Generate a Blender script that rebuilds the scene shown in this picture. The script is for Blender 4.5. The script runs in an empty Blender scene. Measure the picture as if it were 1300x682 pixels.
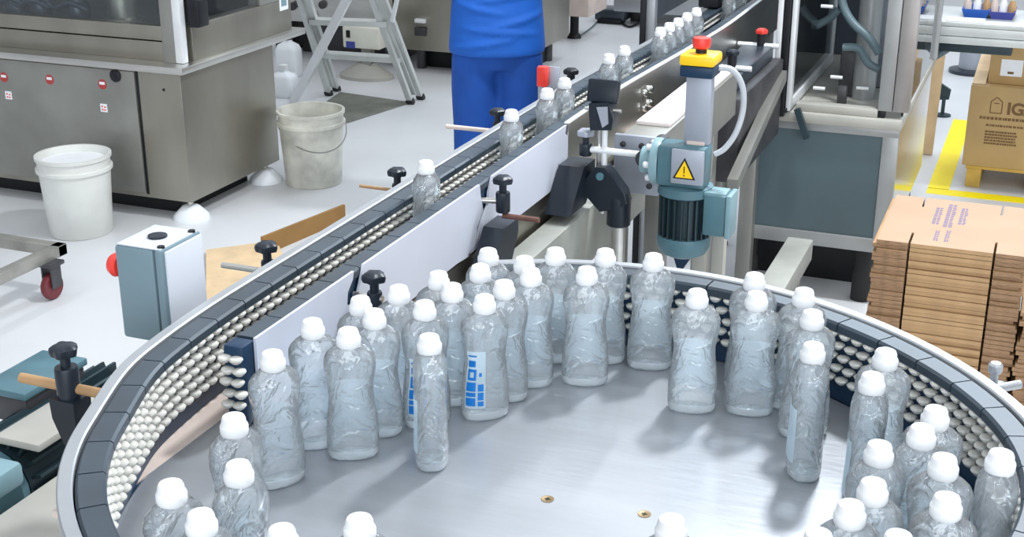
import bpy, bmesh, math, random
from mathutils import Vector, Matrix
random.seed(7)
PI = math.pi
SC = bpy.context.scene
COL = SC.collection

# ------------------------------------------------------------------ camera numbers
F, PITCH, YAW, EYE = 1700.0, math.radians(20.5), math.radians(21.9), 1.75

def ray(px, py):
    x, y = (px - 650) / F, -(py - 341) / F
    fw = math.cos(PITCH) + y * math.sin(PITCH)
    up = -math.sin(PITCH) + y * math.cos(PITCH)
    c, s = math.cos(YAW), math.sin(YAW)
    return Vector((c * x - s * fw, s * x + c * fw, up))

def at(px, py, z=0.0):
    d = ray(px, py); return Vector((0, 0, EYE)) + d * ((z - EYE) / d.z)
def onx(px, py, X):
    d = ray(px, py); return Vector((0, 0, EYE)) + d * (X / d.x)
def ony(px, py, Y):
    d = ray(px, py); return Vector((0, 0, EYE)) + d * (Y / d.y)
def proj(p):
    c, s = math.cos(YAW), math.sin(YAW)
    x = c * p[0] + s * p[1]; y = -s * p[0] + c * p[1]; z = p[2] - EYE
    d = y * math.cos(PITCH) - z * math.sin(PITCH); u = y * math.sin(PITCH) + z * math.cos(PITCH)
    return 650 + F * x / d, 341 - F * u / d, d

# ------------------------------------------------------------------ materials
def mat(name, col, rough=0.5, metal=0.0, var=0.0, vscale=6.0, bump=0.0, bscale=60.0, stretch=None, spec=0.5, rvar=0.0, col2=None):
    m = bpy.data.materials.new(name); m.use_nodes = True
    nt = m.node_tree; b = nt.nodes['Principled BSDF']
    b.inputs['Base Color'].default_value = (*col, 1)
    b.inputs['Roughness'].default_value = rough
    b.inputs['Metallic'].default_value = metal
    b.inputs['Specular IOR Level'].default_value = spec
    tc = nt.nodes.new('ShaderNodeTexCoord'); mp = nt.nodes.new('ShaderNodeMapping')
    nt.links.new(tc.outputs['Object'], mp.inputs['Vector'])
    if stretch: mp.inputs['Scale'].default_value = stretch
    nz = nt.nodes.new('ShaderNodeTexNoise'); nz.inputs['Scale'].default_value = vscale; nz.inputs['Detail'].default_value = 5
    nt.links.new(mp.outputs['Vector'], nz.inputs['Vector'])
    if var > 0 or col2:
        mx = nt.nodes.new('ShaderNodeMix'); mx.data_type = 'RGBA'
        c2 = col2 if col2 else tuple(max(0, c * (1 - var)) for c in col)
        c1 = col if col2 else tuple(min(1, c * (1 + var * .5)) for c in col)
        mx.inputs[6].default_value = (*c1, 1); mx.inputs[7].default_value = (*c2, 1)
        rp = nt.nodes.new('ShaderNodeValToRGB'); rp.color_ramp.elements[0].position = .35; rp.color_ramp.elements[1].position = .7
        nt.links.new(nz.outputs['Fac'], rp.inputs['Fac']); nt.links.new(rp.outputs['Color'], mx.inputs[0])
        nt.links.new(mx.outputs[2], b.inputs['Base Color'])
    if rvar > 0:
        mr = nt.nodes.new('ShaderNodeMapRange')
        mr.inputs[3].default_value = max(0, rough - rvar); mr.inputs[4].default_value = min(1, rough + rvar)
        nt.links.new(nz.outputs['Fac'], mr.inputs[0]); nt.links.new(mr.outputs[0], b.inputs['Roughness'])
    if bump > 0:
        n2 = nt.nodes.new('ShaderNodeTexNoise'); n2.inputs['Scale'].default_value = bscale; n2.inputs['Detail'].default_value = 4
        nt.links.new(mp.outputs['Vector'], n2.inputs['Vector'])
        bp = nt.nodes.new('ShaderNodeBump'); bp.inputs['Strength'].default_value = bump; bp.inputs['Distance'].default_value = .01
        nt.links.new(n2.outputs['Fac'], bp.inputs['Height']); nt.links.new(bp.outputs['Normal'], b.inputs['Normal'])
    return m

def shader_mix(name, build):
    m = bpy.data.materials.new(name); m.use_nodes = True
    nt = m.node_tree; nt.nodes.clear(); out = nt.nodes.new('ShaderNodeOutputMaterial')
    nt.links.new(build(nt), out.inputs['Surface']); return m

def _mix(nt, fac, a, b):
    x = nt.nodes.new('ShaderNodeMixShader')
    if isinstance(fac, float): x.inputs[0].default_value = fac
    else: nt.links.new(fac, x.inputs[0])
    nt.links.new(a, x.inputs[1]); nt.links.new(b, x.inputs[2]); return x.outputs[0]
def _n(nt, kind, col=None, rough=None, ior=None, nrm=None):
    n = nt.nodes.new(kind)
    if col: n.inputs['Color'].default_value = (*col, 1)
    if rough is not None: n.inputs['Roughness'].default_value = rough
    if ior: n.inputs['IOR'].default_value = ior
    if nrm is not None: nt.links.new(nrm, n.inputs['Normal'])
    return n.outputs[0]
def _ripple(nt, scale, strength, dist):
    # ripples moulded into the plastic
    tc = nt.nodes.new('ShaderNodeTexCoord'); nz = nt.nodes.new('ShaderNodeTexNoise'); nz.inputs['Scale'].default_value = scale; nz.inputs['Detail'].default_value = 2; nz.inputs['Distortion'].default_value = 1.2
    nt.links.new(tc.outputs['Object'], nz.inputs['Vector'])
    bp = nt.nodes.new('ShaderNodeBump'); bp.inputs['Strength'].default_value = strength; bp.inputs['Distance'].default_value = dist
    nt.links.new(nz.outputs['Fac'], bp.inputs['Height']); return bp.outputs['Normal']
def _fres(nt, ior, nrm=None):
    f = nt.nodes.new('ShaderNodeFresnel'); f.inputs['IOR'].default_value = ior
    if nrm is not None: nt.links.new(nrm, f.inputs['Normal'])
    return f.outputs[0]

def bottle_shell(nt, milk=.14):
    nr = _ripple(nt, 32, .85, .009)
    base = _mix(nt, milk, _n(nt, 'ShaderNodeBsdfTransparent', (.99, .995, 1)), _n(nt, 'ShaderNodeBsdfTranslucent', (.95, .98, 1)))
    base = _mix(nt, milk, base, _n(nt, 'ShaderNodeBsdfDiffuse', (.95, .975, 1)))
    return _mix(nt, _fres(nt, 1.6, nr), base, _n(nt, 'ShaderNodeBsdfGlossy', (1, 1, 1), .06, None, nr))
def bottle_base(nt): return bottle_shell(nt, .25)
def water(nt):
    nr = _ripple(nt, 24, .6, .007)
    g = _n(nt, 'ShaderNodeBsdfGlass', (.96, .99, 1), .0, 1.33, nr)
    return _mix(nt, 0.80, g, _n(nt, 'ShaderNodeBsdfTransparent', (.975, .993, 1)))
def pane(nt):
    return _mix(nt, _fres(nt, 1.28), _mix(nt, .03, _n(nt, 'ShaderNodeBsdfTransparent', (.94, .97, .98)), _n(nt, 'ShaderNodeBsdfDiffuse', (.6, .65, .68))), _n(nt, 'ShaderNodeBsdfGlossy', (1, 1, 1), .02))
def tint_film(nt):
    return _mix(nt, .66, _n(nt, 'ShaderNodeBsdfTransparent', (.90, .96, 1)), _mix(nt, .4, _n(nt, 'ShaderNodeBsdfDiffuse', (.76, .91, 1)), _n(nt, 'ShaderNodeBsdfTranslucent', (.80, .93, 1))))

M = dict(
    floor=mat('epoxy_floor', (.66, .672, .685), .38, 0, .10, 1.3, .03, 25, rvar=.12),
    yellow_paint=mat('yellow_floor_paint', (1.0, .80, .0), .5, 0, .05, 9),
    steel=mat('stainless', (.62, .61, .58), .34, 1, .12, 3, .04, 40, (1, 1, 6), rvar=.08),
    steel_warm=mat('stainless_warm', (.38, .36, .31), .40, 1, .22, 2.5, .05, 30, (1, 1, .4), rvar=.1),
    steel_dull=mat('stainless_dull', (.31, .31, .285), .45, .7, .2, 3, .05, 30),
    steel_bright=mat('polished_steel', (.78, .78, .77), .14, 1, .08, 5),
    disc=mat('brushed_plate', (.385, .405, .435), .32, .55, .16, 2.2, .05, 14, (1, 5, 1), rvar=.09),
    alu=mat('aluminium', (.42, .44, .46), .38, .6, .08, 8),
    alu_light=mat('light_aluminium', (.60, .62, .60), .4, .4, .1, 8),
    alu_mid=mat('mid_aluminium', (.36, .37, .37), .4, .45, .1, 8),
    alu_white=mat('white_aluminium', (.80, .82, .83), .4, .25, .06, 8),
    film=mat('protective_film', (.66, .69, .78), .3, .15, .10, 3, .12, 5),
    slate=mat('slate_plastic', (.034, .052, .070), .33, 0, .2, 12, spec=.5),
    navy=mat('dark_blue_plastic', (.010, .034, .075), .4, 0, .2, 12, spec=.35),
    black=mat('black_plastic', (.010, .011, .014), .42, 0, .2, 20, spec=.3),
    bracket=mat('bracket_plastic', (.012, .018, .027), .38, 0, .2, 12, spec=.35),
    rubber=mat('black_rubber', (.02, .02, .02), .7, 0, .2, 20),
    roller=mat('roller_plastic', (.66, .65, .60), .3, 0, .12, 30),
    wear=mat('beige_strip', (.66, .55, .49), .5, 0, .15, 10),
    wood=mat('worn_brown_rod', (.38, .23, .11), .55, 0, .35, 14),
    rust=mat('rusty_rod', (.16, .07, .05), .6, 0, .3, 30),
    cap=mat('white_cap', (.80, .81, .82), .35, 0, .02, 10),
    blue_ink=mat('blue_ink', (.0, .17, .56), .4, 0, .1, 20),
    label_white=mat('label_white', (.86, .88, .9), .5, 0, .03, 20),
    bucket=mat('bucket_white', (.70, .71, .67), .42, 0, .08, 7, rvar=.06),
    bucket_dirty=mat('bucket_dirty', (.66, .65, .57), .5, 0, .34, 9),
    boxblue=mat('blue_grey_plastic', (.16, .235, .275), .42, 0, .08, 6),
    boxlid=mat('pale_plastic', (.62, .65, .71), .38, 0, .04, 6),
    red=mat('red_button', (.80, .045, .03), .35, 0, .06, 20),
    sticker_red=mat('sticker_red', (.42, .05, .05), .5, 0, .15, 30),
    yellow=mat('yellow_plastic', (.92, .58, .01), .35, 0, .06, 20),
    teal=mat('teal_paint', (.075, .165, .20), .42, 0, .18, 14),
    teal_light=mat('pale_teal_paint', (.20, .33, .37), .42, 0, .12, 14),
    teal_dark=mat('dark_teal_paint', (.022, .045, .055), .42, .2, .2, 14),
    panel=mat('grey_teal_panel', (.085, .128, .142), .35, 0, .14, 2.5, .02, 20),
    post_grey=mat('grey_post', (.36, .39, .45), .42, .3, .1, 10),
    plate_grey=mat('grey_plate', (.40, .43, .49), .40, .5, .12, 10),
    beam_grey=mat('grey_beam', (.31, .32, .29), .5, .1, .25, 6),
    beige_white=mat('beige_paint', (.40, .39, .35), .45, 0, .10, 8),
    plate_dark=mat('dark_splice_plate', (.17, .16, .14), .5, .3, .2, 12),
    pinkwhite=mat('pale_belt', (.80, .72, .70), .5, 0, .06, 10),
    dark=mat('dark_machine', (.06, .06, .065), .45, .3, .5, 9),
    darkpanel=mat('dark_panel', (.05, .065, .085), .3, .3, .4, 3),
    card=mat('corrugated_card', (.46, .285, .14), .75, 0, .14, 14, .05, 80),
    card_top=mat('card_face', (.44, .295, .195), .7, 0, .06, 6),
    card_edge=mat('card_edge', (.31, .185, .10), .8, 0, .35, 60, stretch=(1, 1, 8)),
    card_box=mat('brown_carton', (.50, .33, .14), .65, 0, .12, 5),
    card_brown=mat('brown_flap', (.30, .16, .045), .7, 0, .12, 10),
    plywood=mat('tan_board', (.72, .53, .32), .65, 0, .15, 12),
    print_purple=mat('purple_print', (.11, .11, .28), .7, 0, .1, 30),
    print_brown=mat('brown_print', (.17, .09, .03), .7, 0, .1, 30),
    pallet=mat('pallet_wood', (.60, .38, .08), .7, 0, .2, 12),
    blue_shirt=mat('blue_jersey', (.003, .10, .47), .75, 0, .10, 9, .25, 22),
    blue_trousers=mat('blue_workwear', (.004, .07, .36), .8, 0, .14, 8, .35, 16),
    skin=mat('skin', (.62, .40, .29), .55, 0, .06, 20),
    hair=mat('dark_hair', (.03, .02, .015), .6, 0, .2, 40),
    maroon=mat('maroon_wheel', (.16, .022, .028), .4, 0, .15, 20),
    cart=mat('cart_steel', (.36, .35, .32), .45, .5, .25, 10),
    cream=mat('cream_plastic', (.70, .69, .60), .45, 0, .08, 10),
    navy_sticker=mat('navy_sticker', (.04, .05, .28), .5, 0, .05, 20),
    jug=mat('cloudy_white_plastic', (.84, .87, .90), .4, 0, .04, 8),
    shadow_dark=mat('olive_shadow', (.17, .175, .15), .7, 0, .2, 10),
    brass=mat('brass_screw', (.30, .22, .12), .4, .7, .2, 60),
    post_metal=mat('brushed_post', (.40, .38, .37), .4, .7, .12, 8),
    hose=mat('grey_teal_hose', (.10, .15, .17), .4, 0, .1, 20),
    cable=mat('grey_cable', (.48, .51, .54), .5, 0, .1, 20),
    tray=mat('blue_tray', (.01, .09, .42), .4, 0, .1, 10),
    shell=shader_mix('bottle_plastic', bottle_shell),
    shell_base=shader_mix('thick_bottle_base', bottle_base),
    water=shader_mix('bottle_water', water),
    glass=shader_mix('guard_glazing', pane),
    film_label=shader_mix('sheer_blue_label', tint_film),
)

# ------------------------------------------------------------------ geometry helpers
def nb(): return bmesh.new()

def box(bm, c, s, bev=0.0, rot=None, mi=0):
    r = bmesh.ops.create_cube(bm, size=1.0)
    vs = r['verts']; bmesh.ops.scale(bm, vec=Vector(s), verts=vs)
    if bev > 0:
        es = list({e for v in vs for e in v.link_edges})
        rb = bmesh.ops.bevel(bm, geom=es, offset=min(bev, min(s) * .45), segments=2, affect='EDGES', profile=.5)
        vs = list({v for f in rb['faces'] for v in f.verts} | {v for v in vs if v.is_valid})
        todo, seen = list(vs), set(vs)
        while todo:
            v = todo.pop()
            for e in v.link_edges:
                o = e.other_vert(v)
                if o not in seen: seen.add(o); todo.append(o)
        vs = list(seen)
    if rot is not None: bmesh.ops.transform(bm, matrix=rot.to_4x4(), verts=vs)
    bmesh.ops.translate(bm, vec=Vector(c), verts=vs)
    if mi:
        for f in {f for v in vs for f in v.link_faces}: f.material_index = mi
    return vs

def span(bm, a, b, bev=0.0, mi=0):     # axis-aligned box between two corners
    a, b = Vector(a), Vector(b)
    return box(bm, (a + b) / 2, [abs(b[i] - a[i]) for i in range(3)], bev, None, mi)

def frame_of(d):
    d = d.normalized(); u = Vector((0, 0, 1)) if abs(d.z) < .95 else Vector((1, 0, 0))
    x = d.cross(u).normalized(); return x, x.cross(d).normalized()

def rings(bm, rr, caps=True, mi=0, closed=False):
    V = [[bm.verts.new(p) for p in r] for r in rr]
    n = len(V[0]); fs = []
    m = len(V) if closed else len(V) - 1
    for i in range(m):
        a, b = V[i], V[(i + 1) % len(V)]
        for k in range(n):
            fs.append(bm.faces.new((a[k], a[(k + 1) % n], b[(k + 1) % n], b[k])))
    if caps and not closed:
        fs.append(bm.faces.new(V[0][::-1])); fs.append(bm.faces.new(V[-1]))
    for f in fs: f.material_index = mi
    return V

def tube(bm, pts, r, seg=12, caps=True, mi=0, r2=None):
    pts = [Vector(p) for p in pts]; rr = []; n = len(pts)
    px = None
    for i, p in enumerate(pts):
        d = (pts[min(i + 1, n - 1)] - pts[max(i - 1, 0)])
        if px is None: px, py = frame_of(d)
        else:
            d.normalize(); px = (px - d * px.dot(d)).normalized(); py = px.cross(d)
        py = px.cross(d.normalized())
        ri = r if r2 is None else r + (r2 - r) * i / (n - 1)
        rr.append([p + px * math.cos(2 * PI * k / seg) * ri + py * math.sin(2 * PI * k / seg) * ri for k in range(seg)])
    return rings(bm, rr, caps, mi)

def beam(bm, p0, p1, w, h, up=Vector((0, 0, 1)), mi=0):
    p0, p1 = Vector(p0), Vector(p1); d = (p1 - p0).normalized()
    x = d.cross(up).normalized(); y = x.cross(d).normalized()
    rr = [[p + x * sx * w / 2 + y * sy * h / 2 for sx, sy in ((-1, -1), (1, -1), (1, 1), (-1, 1))] for p in (p0, p1)]
    return rings(bm, rr, True, mi)

def lathe(bm, prof, c=(0, 0, 0), seg=32, ax=None, mi=0, caps=True, sx=1, sy=1):
    c = Vector(c); rr = []
    R = Vector((0, 0, 1)).rotation_difference(Vector(ax)).to_matrix() if ax is not None else None
    for r, z in prof:
        ring = []
        for k in range(seg):
            p = Vector((math.cos(2 * PI * k / seg) * r * sx, math.sin(2 * PI * k / seg) * r * sy, z))
            ring.append(c + (R @ p if R else p))
        rr.append(ring)
    return rings(bm, rr, caps, mi)

def prism(bm, poly, vec, mi=0):
    vec = Vector(vec); a = [Vector(p) for p in poly]
    return rings(bm, [a, [p + vec for p in a]], True, mi)

def smoothpath(pts, n=10):
    pts = [Vector(p) for p in pts]; out = []
    for i in range(len(pts) - 1):
        p0, p1, p2, p3 = pts[max(i - 1, 0)], pts[i], pts[i + 1], pts[min(i + 2, len(pts) - 1)]
        for k in range(n):
            t = k / n
            out.append(.5 * ((2 * p1) + (p2 - p0) * t + (2 * p0 - 5 * p1 + 4 * p2 - p3) * t * t + (3 * p1 - p0 - 3 * p2 + p3) * t ** 3))
    out.append(pts[-1]); return out

W = {}
def obj(name, bm, m, parent=None, loc=None, angle=38, label=None, fix=True):
    base = W[parent.name] if parent is not None else Vector(loc if loc is not None else (0, 0, 0))
    bmesh.ops.transform(bm, matrix=Matrix.Translation(-base), verts=bm.verts)
    if fix: bmesh.ops.recalc_face_normals(bm, faces=bm.faces)
    me = bpy.data.meshes.new(name); bm.to_mesh(me); bm.free()
    for p in me.polygons: p.use_smooth = True
    me.set_sharp_from_angle(angle=math.radians(angle))
    for x in (m if isinstance(m, (list, tuple)) else [m]): me.materials.append(M[x] if isinstance(x, str) else x)
    o = bpy.data.objects.new(name, me); COL.objects.link(o)
    if parent is not None: o.parent = parent
    else: o.location = base
    W[o.name] = base
    if label: o['label'] = label
    return o

def tag(o, label, cat, group=None):
    o['label'] = label; o['category'] = cat
    if group: o['group'] = group
    return o
def thing(name, label, cat, loc=(0, 0, 0), group=None):
    o = bpy.data.objects.new(name, None); o.empty_display_size = .05; COL.objects.link(o); o.location = loc
    W[o.name] = Vector(loc); return tag(o, label, cat, group)
def copy_tree(o, parent=None):
    c = o.copy(); COL.objects.link(c)
    if parent is not None: c.parent = parent
    W[c.name] = W[o.name]
    for ch in list(o.children): copy_tree(ch, c)
    return c
def struct(o): o['kind'] = 'structure'; return o
def quick(name, m, parent, fn, *a, **k):
    bm = nb(); fn(bm, *a, **k); return obj(name, bm, m, parent)

def text_into(bm, s, size, origin, ux, uy, depth=.0006, mi=0, align='LEFT'):
    cu = bpy.data.curves.new('txt', 'FONT'); cu.body = s; cu.size = size; cu.align_x = align; cu.offset = size * .035
    to = bpy.data.objects.new('txt', cu); me = bpy.data.meshes.new_from_object(to)
    ux, uy = Vector(ux).normalized(), Vector(uy).normalized(); n = ux.cross(uy)
    vs = [bm.verts.new(Vector(origin) + ux * v.co.x + uy * v.co.y + n * depth) for v in me.vertices]
    for p in me.polygons:
        try: bm.faces.new([vs[i] for i in p.vertices]).material_index = mi
        except ValueError: pass
    bpy.data.objects.remove(to); bpy.data.curves.remove(cu); bpy.data.meshes.remove(me)

# ------------------------------------------------------------------ setting
bm = nb(); span(bm, (-16, -6, -.1), (12, 22, 0)); struct(obj('floor', bm, 'floor'))
bm = nb(); span(bm, (-.412, 5.98, 0), (-.322, 7.32, .0015)); span(bm, (-.412, 5.90, 0), (1.6, 5.985, .0015))
struct(obj('floor_marking', bm, 'yellow_paint'))
DZ = .85          # height of the turntable top
CX, CY = -.518, 1.417

# ------------------------------------------------------------------ rotary accumulation table
t = thing('rotary_table', 'round steel turntable crowded with clear bottles', 'turntable', (CX, CY, 0))
quick('turntable', 'disc', t, lathe, [(.0, DZ - .012), (.550, DZ - .012), (.5535, DZ - .009), (.5535, DZ - .002), (.551, DZ), (0.0001, DZ)], (CX, CY, 0), 128)
for px, py in ((695, 634), (818, 653)):
    p = at(px, py, DZ); bm = nb()
    lathe(bm, [(.0088, 0), (.0088, .0007), (.0066, .0007), (.0055, .0004), (.0001, .0004)], p, 24)
    box(bm, p + Vector((0, 0, .0008)), (.0075, .0014, .0006), mi=1); box(bm, p + Vector((0, 0, .0008)), (.0014, .0075, .0006), mi=1)
    obj('screw', bm, ['brass', 'black'], t)
bm = nb(); lathe(bm, [(.55, .70), (.60, .70), (.60, .835), (.55, .835)], (CX, CY, 0), 96); obj('table_rim', bm, 'steel_dull', t)
bm = nb(); lathe(bm, [(.5545, .8355), (.60, .8355), (.60, .848), (.5545, .848)], (CX, CY, 0), 96); obj('apron', bm, 'navy', t, label='dark apron ring around the turntable')
bm = nb(); lathe(bm, [(.10, .05), (.10, .70), (.545, .72), (.545, .83), (.05, .836)], (CX, CY, 0), 48); obj('pedestal', bm, 'steel_dull', t)
for k in range(4):
    a = PI / 4 + k * PI / 2; bm = nb()
    beam(bm, (CX + math.cos(a) * .08, CY + math.sin(a) * .08, .06), (CX + math.cos(a) * .45, CY + math.sin(a) * .45, .03), .06, .05)
    beam(bm, (CX + math.cos(a) * .43, CY + math.sin(a) * .43, .0), (CX + math.cos(a) * .43, CY + math.sin(a) * .43, .74), .05, .05, Vector((1, 0, 0)))
    obj('leg', bm, 'steel_dull', t)

# ------------------------------------------------------------------ roller guide (straight run + ring)
ctrl = [(-1.072, 5.3), (-1.075, 4.2), (-1.085, 3.8), (-1.105, 3.4), (-1.115, 3.05), (-1.115, 2.0), (-1.115, 1.70), (-1.113, 1.58), (-1.105, 1.46), (-1.088, 1.355)]
for a in range(200, 488, 8):
    rad = .555 + .024 * math.exp(-((a - 373) / 28) ** 2)      # the ring bulges a little on this side
    ctrl.append((CX + rad * math.cos(math.radians(a)), CY + rad * math.sin(math.radians(a))))
raw = smoothpath([(x, y, 0) for x, y in ctrl], 24)
def arclen(pts):
    L = [0.0]
    for a, b in zip(pts, pts[1:]): L.append(L[-1] + (b - a).length)
    return L
class Path:
    def __init__(s, pts): s.p = pts; s.L = arclen(pts); s.i = 0
    def __call__(s, d):
        import bisect
        d = max(0, min(s.L[-1] - 1e-6, d)); i = max(0, bisect.bisect_right(s.L, d) - 1); i = min(i, len(s.p) - 2)
        f = (d - s.L[i]) / max(1e-9, s.L[i + 1] - s.L[i]); q = s.p[i].lerp(s.p[i + 1], f)
        tdir = (s.p[i + 1] - s.p[i]).normalized(); left = Vector((-tdir.y, tdir.x, 0))
        return q, tdir, left
def sweep(bm, P, d0, d1, n0, n1, z0, z1, step=.03, ch=0.0):
    n = max(2, int((d1 - d0) / step) + 1); rr = []
    for k in range(n):
        q, td, left = P(d0 + (d1 - d0) * k / (n - 1)); o = -left
        if ch: rr.append([q + o * a + Vector((0, 0, b)) for a, b in ((n0, z0), (n1, z0), (n1, z1 - ch), (n1 - ch, z1), (n0 + ch, z1), (n0, z1 - ch))])
        else: rr.append([q + o * a + Vector((0, 0, b)) for a, b in ((n0, z0), (n1, z0), (n1, z1), (n0, z1))])
    rings(bm, rr)
ROWS = [.9605, .9425, .9245, .9065, .8885]
def bead(bm, c, seg=10):
    lathe(bm, [(.0036, -.0062), (.0050, -.0056), (.0094, -.0014), (.0104, .0008), (.0092, .0032), (.0056, .0045), (.0015, .0049)], c, seg)
BAND = .018
def guide(P, root, start, end, rows_ok, show_all):
    s = start; pitch = .0795
    while s + pitch <= end:
        bm = nb(); sweep(bm, P, s + .0012, s + pitch - .0012, -.018, .0165, .9655, .98, .012, .0035); s += pitch
        # the link's lug that reaches down behind the rollers
        q, td, left = P(s - pitch / 2)
        obj('guide_plate', bm, 'slate', root, angle=30)
    bm = nb(); sweep(bm, P, start, end, -.004, .014, .851, .966, .02); obj('backing_wall', bm, 'navy', root)
    pts = []
    for r, z in enumerate(ROWS):
        d = start + .006 + (r % 2) * .0118
        while d < end - .004:
            q, td, left = P(d)
            if rows_ok(q, r): pts.append((q + left * .0110 + Vector((0, 0, z)), left))
            d += .0236
    def vis(c, left):
        x, y, dd = proj(c); return 0 < x < 1300 and 0 < y < 690 and left.dot(Vector((0, 0, EYE)) - c) > 0
    order = sorted(range(len(pts)), key=lambda i: (not vis(*pts[i]), proj(pts[i][0])[2]))
    first = set(order[:100]) if len(pts) > 100 else set(order)
    proto = None; rest = nb()
    for i, (c, left) in enumerate(pts):
        if i in first:
            if proto is None:
                b2 = nb(); bead(b2, W[root.name], 16); proto = obj('roller', b2, 'roller', root); o = proto
            else:
                o = proto.copy(); COL.objects.link(o); o.parent = root
            o.location = c - W[root.name]
        else: bead(rest, c, 8)
    if len(pts) > 100:
        o = obj('rollers', rest, 'roller', root); o['kind'] = 'stuff'
    else: rest.free()
PL = Path(raw)
g = thing('roller_guide', 'long curved guide of dark plates and pale rollers running from conveyor around turntable', 'guide rail', (CX, CY, DZ))
guide(PL, g, .02, PL.L[-1] - .01, lambda q, r: q.y < 3.4 or r < 2, True)
bm = nb(); sweep(bm, PL, .0, PL.L[-1], .0185, .0365, .862, .983, .02, .002); obj('outer_band', bm, 'alu', g, label='grey aluminium band outside the plates')
# right-hand guide of the channel
PR = Path([Vector((-.977, 5.3, 0)), Vector((-.978, 4.6, 0)), Vector((-.980, 4.2, 0)), Vector((-.990, 3.8, 0)), Vector((-1.010, 3.4, 0)), Vector((-1.020, 3.1, 0)), Vector((-1.020, 1.495, 0))])
PRr = Path(list(reversed(smoothpath(PR.p, 12))))   # travels +Y so that its left side faces the channel
g2 = thing('roller_guide', 'short guide of dark plates ending in a black block beside the pale plate', 'guide rail', (-1.020, 1.495, DZ))
guide(PRr, g2, .012, PRr.L[-1], lambda q, r: q.y < 2.2 or r < 2, True)
bm = nb(); span(bm, (-1.038, 1.472, .853), (-1.004, 1.506, .979), .005); obj('end_block', bm, 'navy', g2)
for r, z in enumerate(ROWS):
    for k in range(2):
        bm = nb(); bead(bm, Vector((-1.032 + k * .019 + (r % 2) * .004, 1.467, z)), 14); obj('end_roller', bm, 'roller', g2)

# ------------------------------------------------------------------ conveyor
c = thing('bottle_conveyor', 'long steel bottle conveyor with film covered side plates', 'conveyor', (-1.06, 3.2, 0))
bm = nb(); span(bm, (-1.152, 1.42, .842), (-1.0585, 3.3, .8505)); span(bm, (-1.0585, 1.63, .842), (-1.012, 3.3, .8505)); span(bm, (-1.115, 1.18, .842), (-1.0585, 1.42, .8505)); span(bm, (-1.13, 3.3, .842), (-.965, 5.3, .8505))
obj('belt', bm, 'wear', c, label='beige wear strip beside the turntable')
bm = nb(); span(bm, (-1.15, 1.98, .66), (-1.012, 5.3, .843), .003); obj('frame', bm, 'steel_dull', c)
def yz(pts): return [(-1.003, y, z) for y, z in pts]
def arc(cy, cz, r, a0, a1, n=8): return [(cy + r * math.cos(math.radians(a0 + (a1 - a0) * k / n)), cz + r * math.sin(math.radians(a0 + (a1 - a0) * k / n))) for k in range(n + 1)]
zt = .9835
p1 = [(1.499, .855), (1.499, zt), (1.795, zt)] + [(1.79, .97), (1.772, .955), (1.768, .935), (1.785, .925), (1.80, .932), (1.815, .955), (1.822, .968), (1.83, zt)] + [(2.315, zt), (2.32, .955), (2.332, .925), (2.30, .90), (2.295, .875), (2.255, .853), (2.2, .857)]
p2 = [(2.25, .856), (2.30, .873), (2.318, .90), (2.355, .93), (2.36, .955), (2.38, zt), (2.82, zt), (2.812, .965), (2.85, .945), (2.862, .91), (2.835, .875), (2.80, .853)]
for p in (p1, p2):
    bm = nb(); prism(bm, yz(p), (.0045, 0, 0)); obj('side_plate', bm, 'film', c, label='pale film covered side plate with a notched edge')
bm = nb(); pts = []
ys = [2.83, 3.1, 3.3, 3.5, 3.7, 3.9, 4.1, 4.35, 4.7, 5.3]
def xr(y):
    k = smoothpath([(-1.003, 2.6, 0), (-1.003, 3.1, 0), (-.992, 3.4, 0), (-.970, 3.8, 0), (-.955, 4.2, 0), (-.958, 4.6, 0), (-.968, 5.3, 0)], 8)
    for a, b in zip(k, k[1:]):
        if a.y <= y <= b.y + 1e-6: return a.x + (b.x - a.x) * (y - a.y) / (b.y - a.y)
    return k[-1].x
ys = [2.83 + (5.3 - 2.83) * i / 30 for i in range(31)]
rings(bm, [[(xr(y) + a, y, b) for a, b in ((0, .825), (.006, .825), (.006, .9835), (0, .9835))] for y in ys])
obj('side_plate', bm, 'steel', c, label='bare steel upper side plate')
bm = nb(); rings(bm, [[(xr(y) + a, y, b) for a, b in ((-.005, .9836), (.0075, .9836), (.0075, .9866), (-.005, .9866))] for y in ys]); obj('edge_trim', bm, 'alu_white', c)
# splice plate with bolts
bm = nb(); span(bm, (-.9985, 3.375, .878), (-.985, 3.462, .955), .002); sp = obj('splice_plate', bm, 'plate_dark', c)
for y in (3.393, 3.444):
    for z in (.897, .936):
        bm = nb(); lathe(bm, [(.011, 0), (.011, .008), (.008, .011)], (-.985, y, z), 12, (1, 0, 0)); obj('bolt', bm, 'steel_bright', sp)
bm = nb(); span(bm, (-.995, 2.40, .655), (-.935, 4.4, .795), .004); obj('lower_beam', bm, 'beam_grey', c)
bm = nb(); span(bm, (-1.0105, 1.98, .70), (-1.006, 5.25, .846)); obj('skirt', bm, 'steel_warm', c)
for y in (2.2, 3.55, 4.9):
    bm = nb(); span(bm, (-1.13, y - .03, 0), (-1.07, y + .03, .66), .004); lathe(bm, [(.04, 0), (.04, .01), (.015, .03)], (-1.1, y, 0), 16); obj('leg', bm, 'steel_dull', c)
    bm = nb(); span(bm, (-1.0, y - .025, 0), (-.95, y + .025, .655), .004); obj('leg', bm, 'steel_dull', c)

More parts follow.
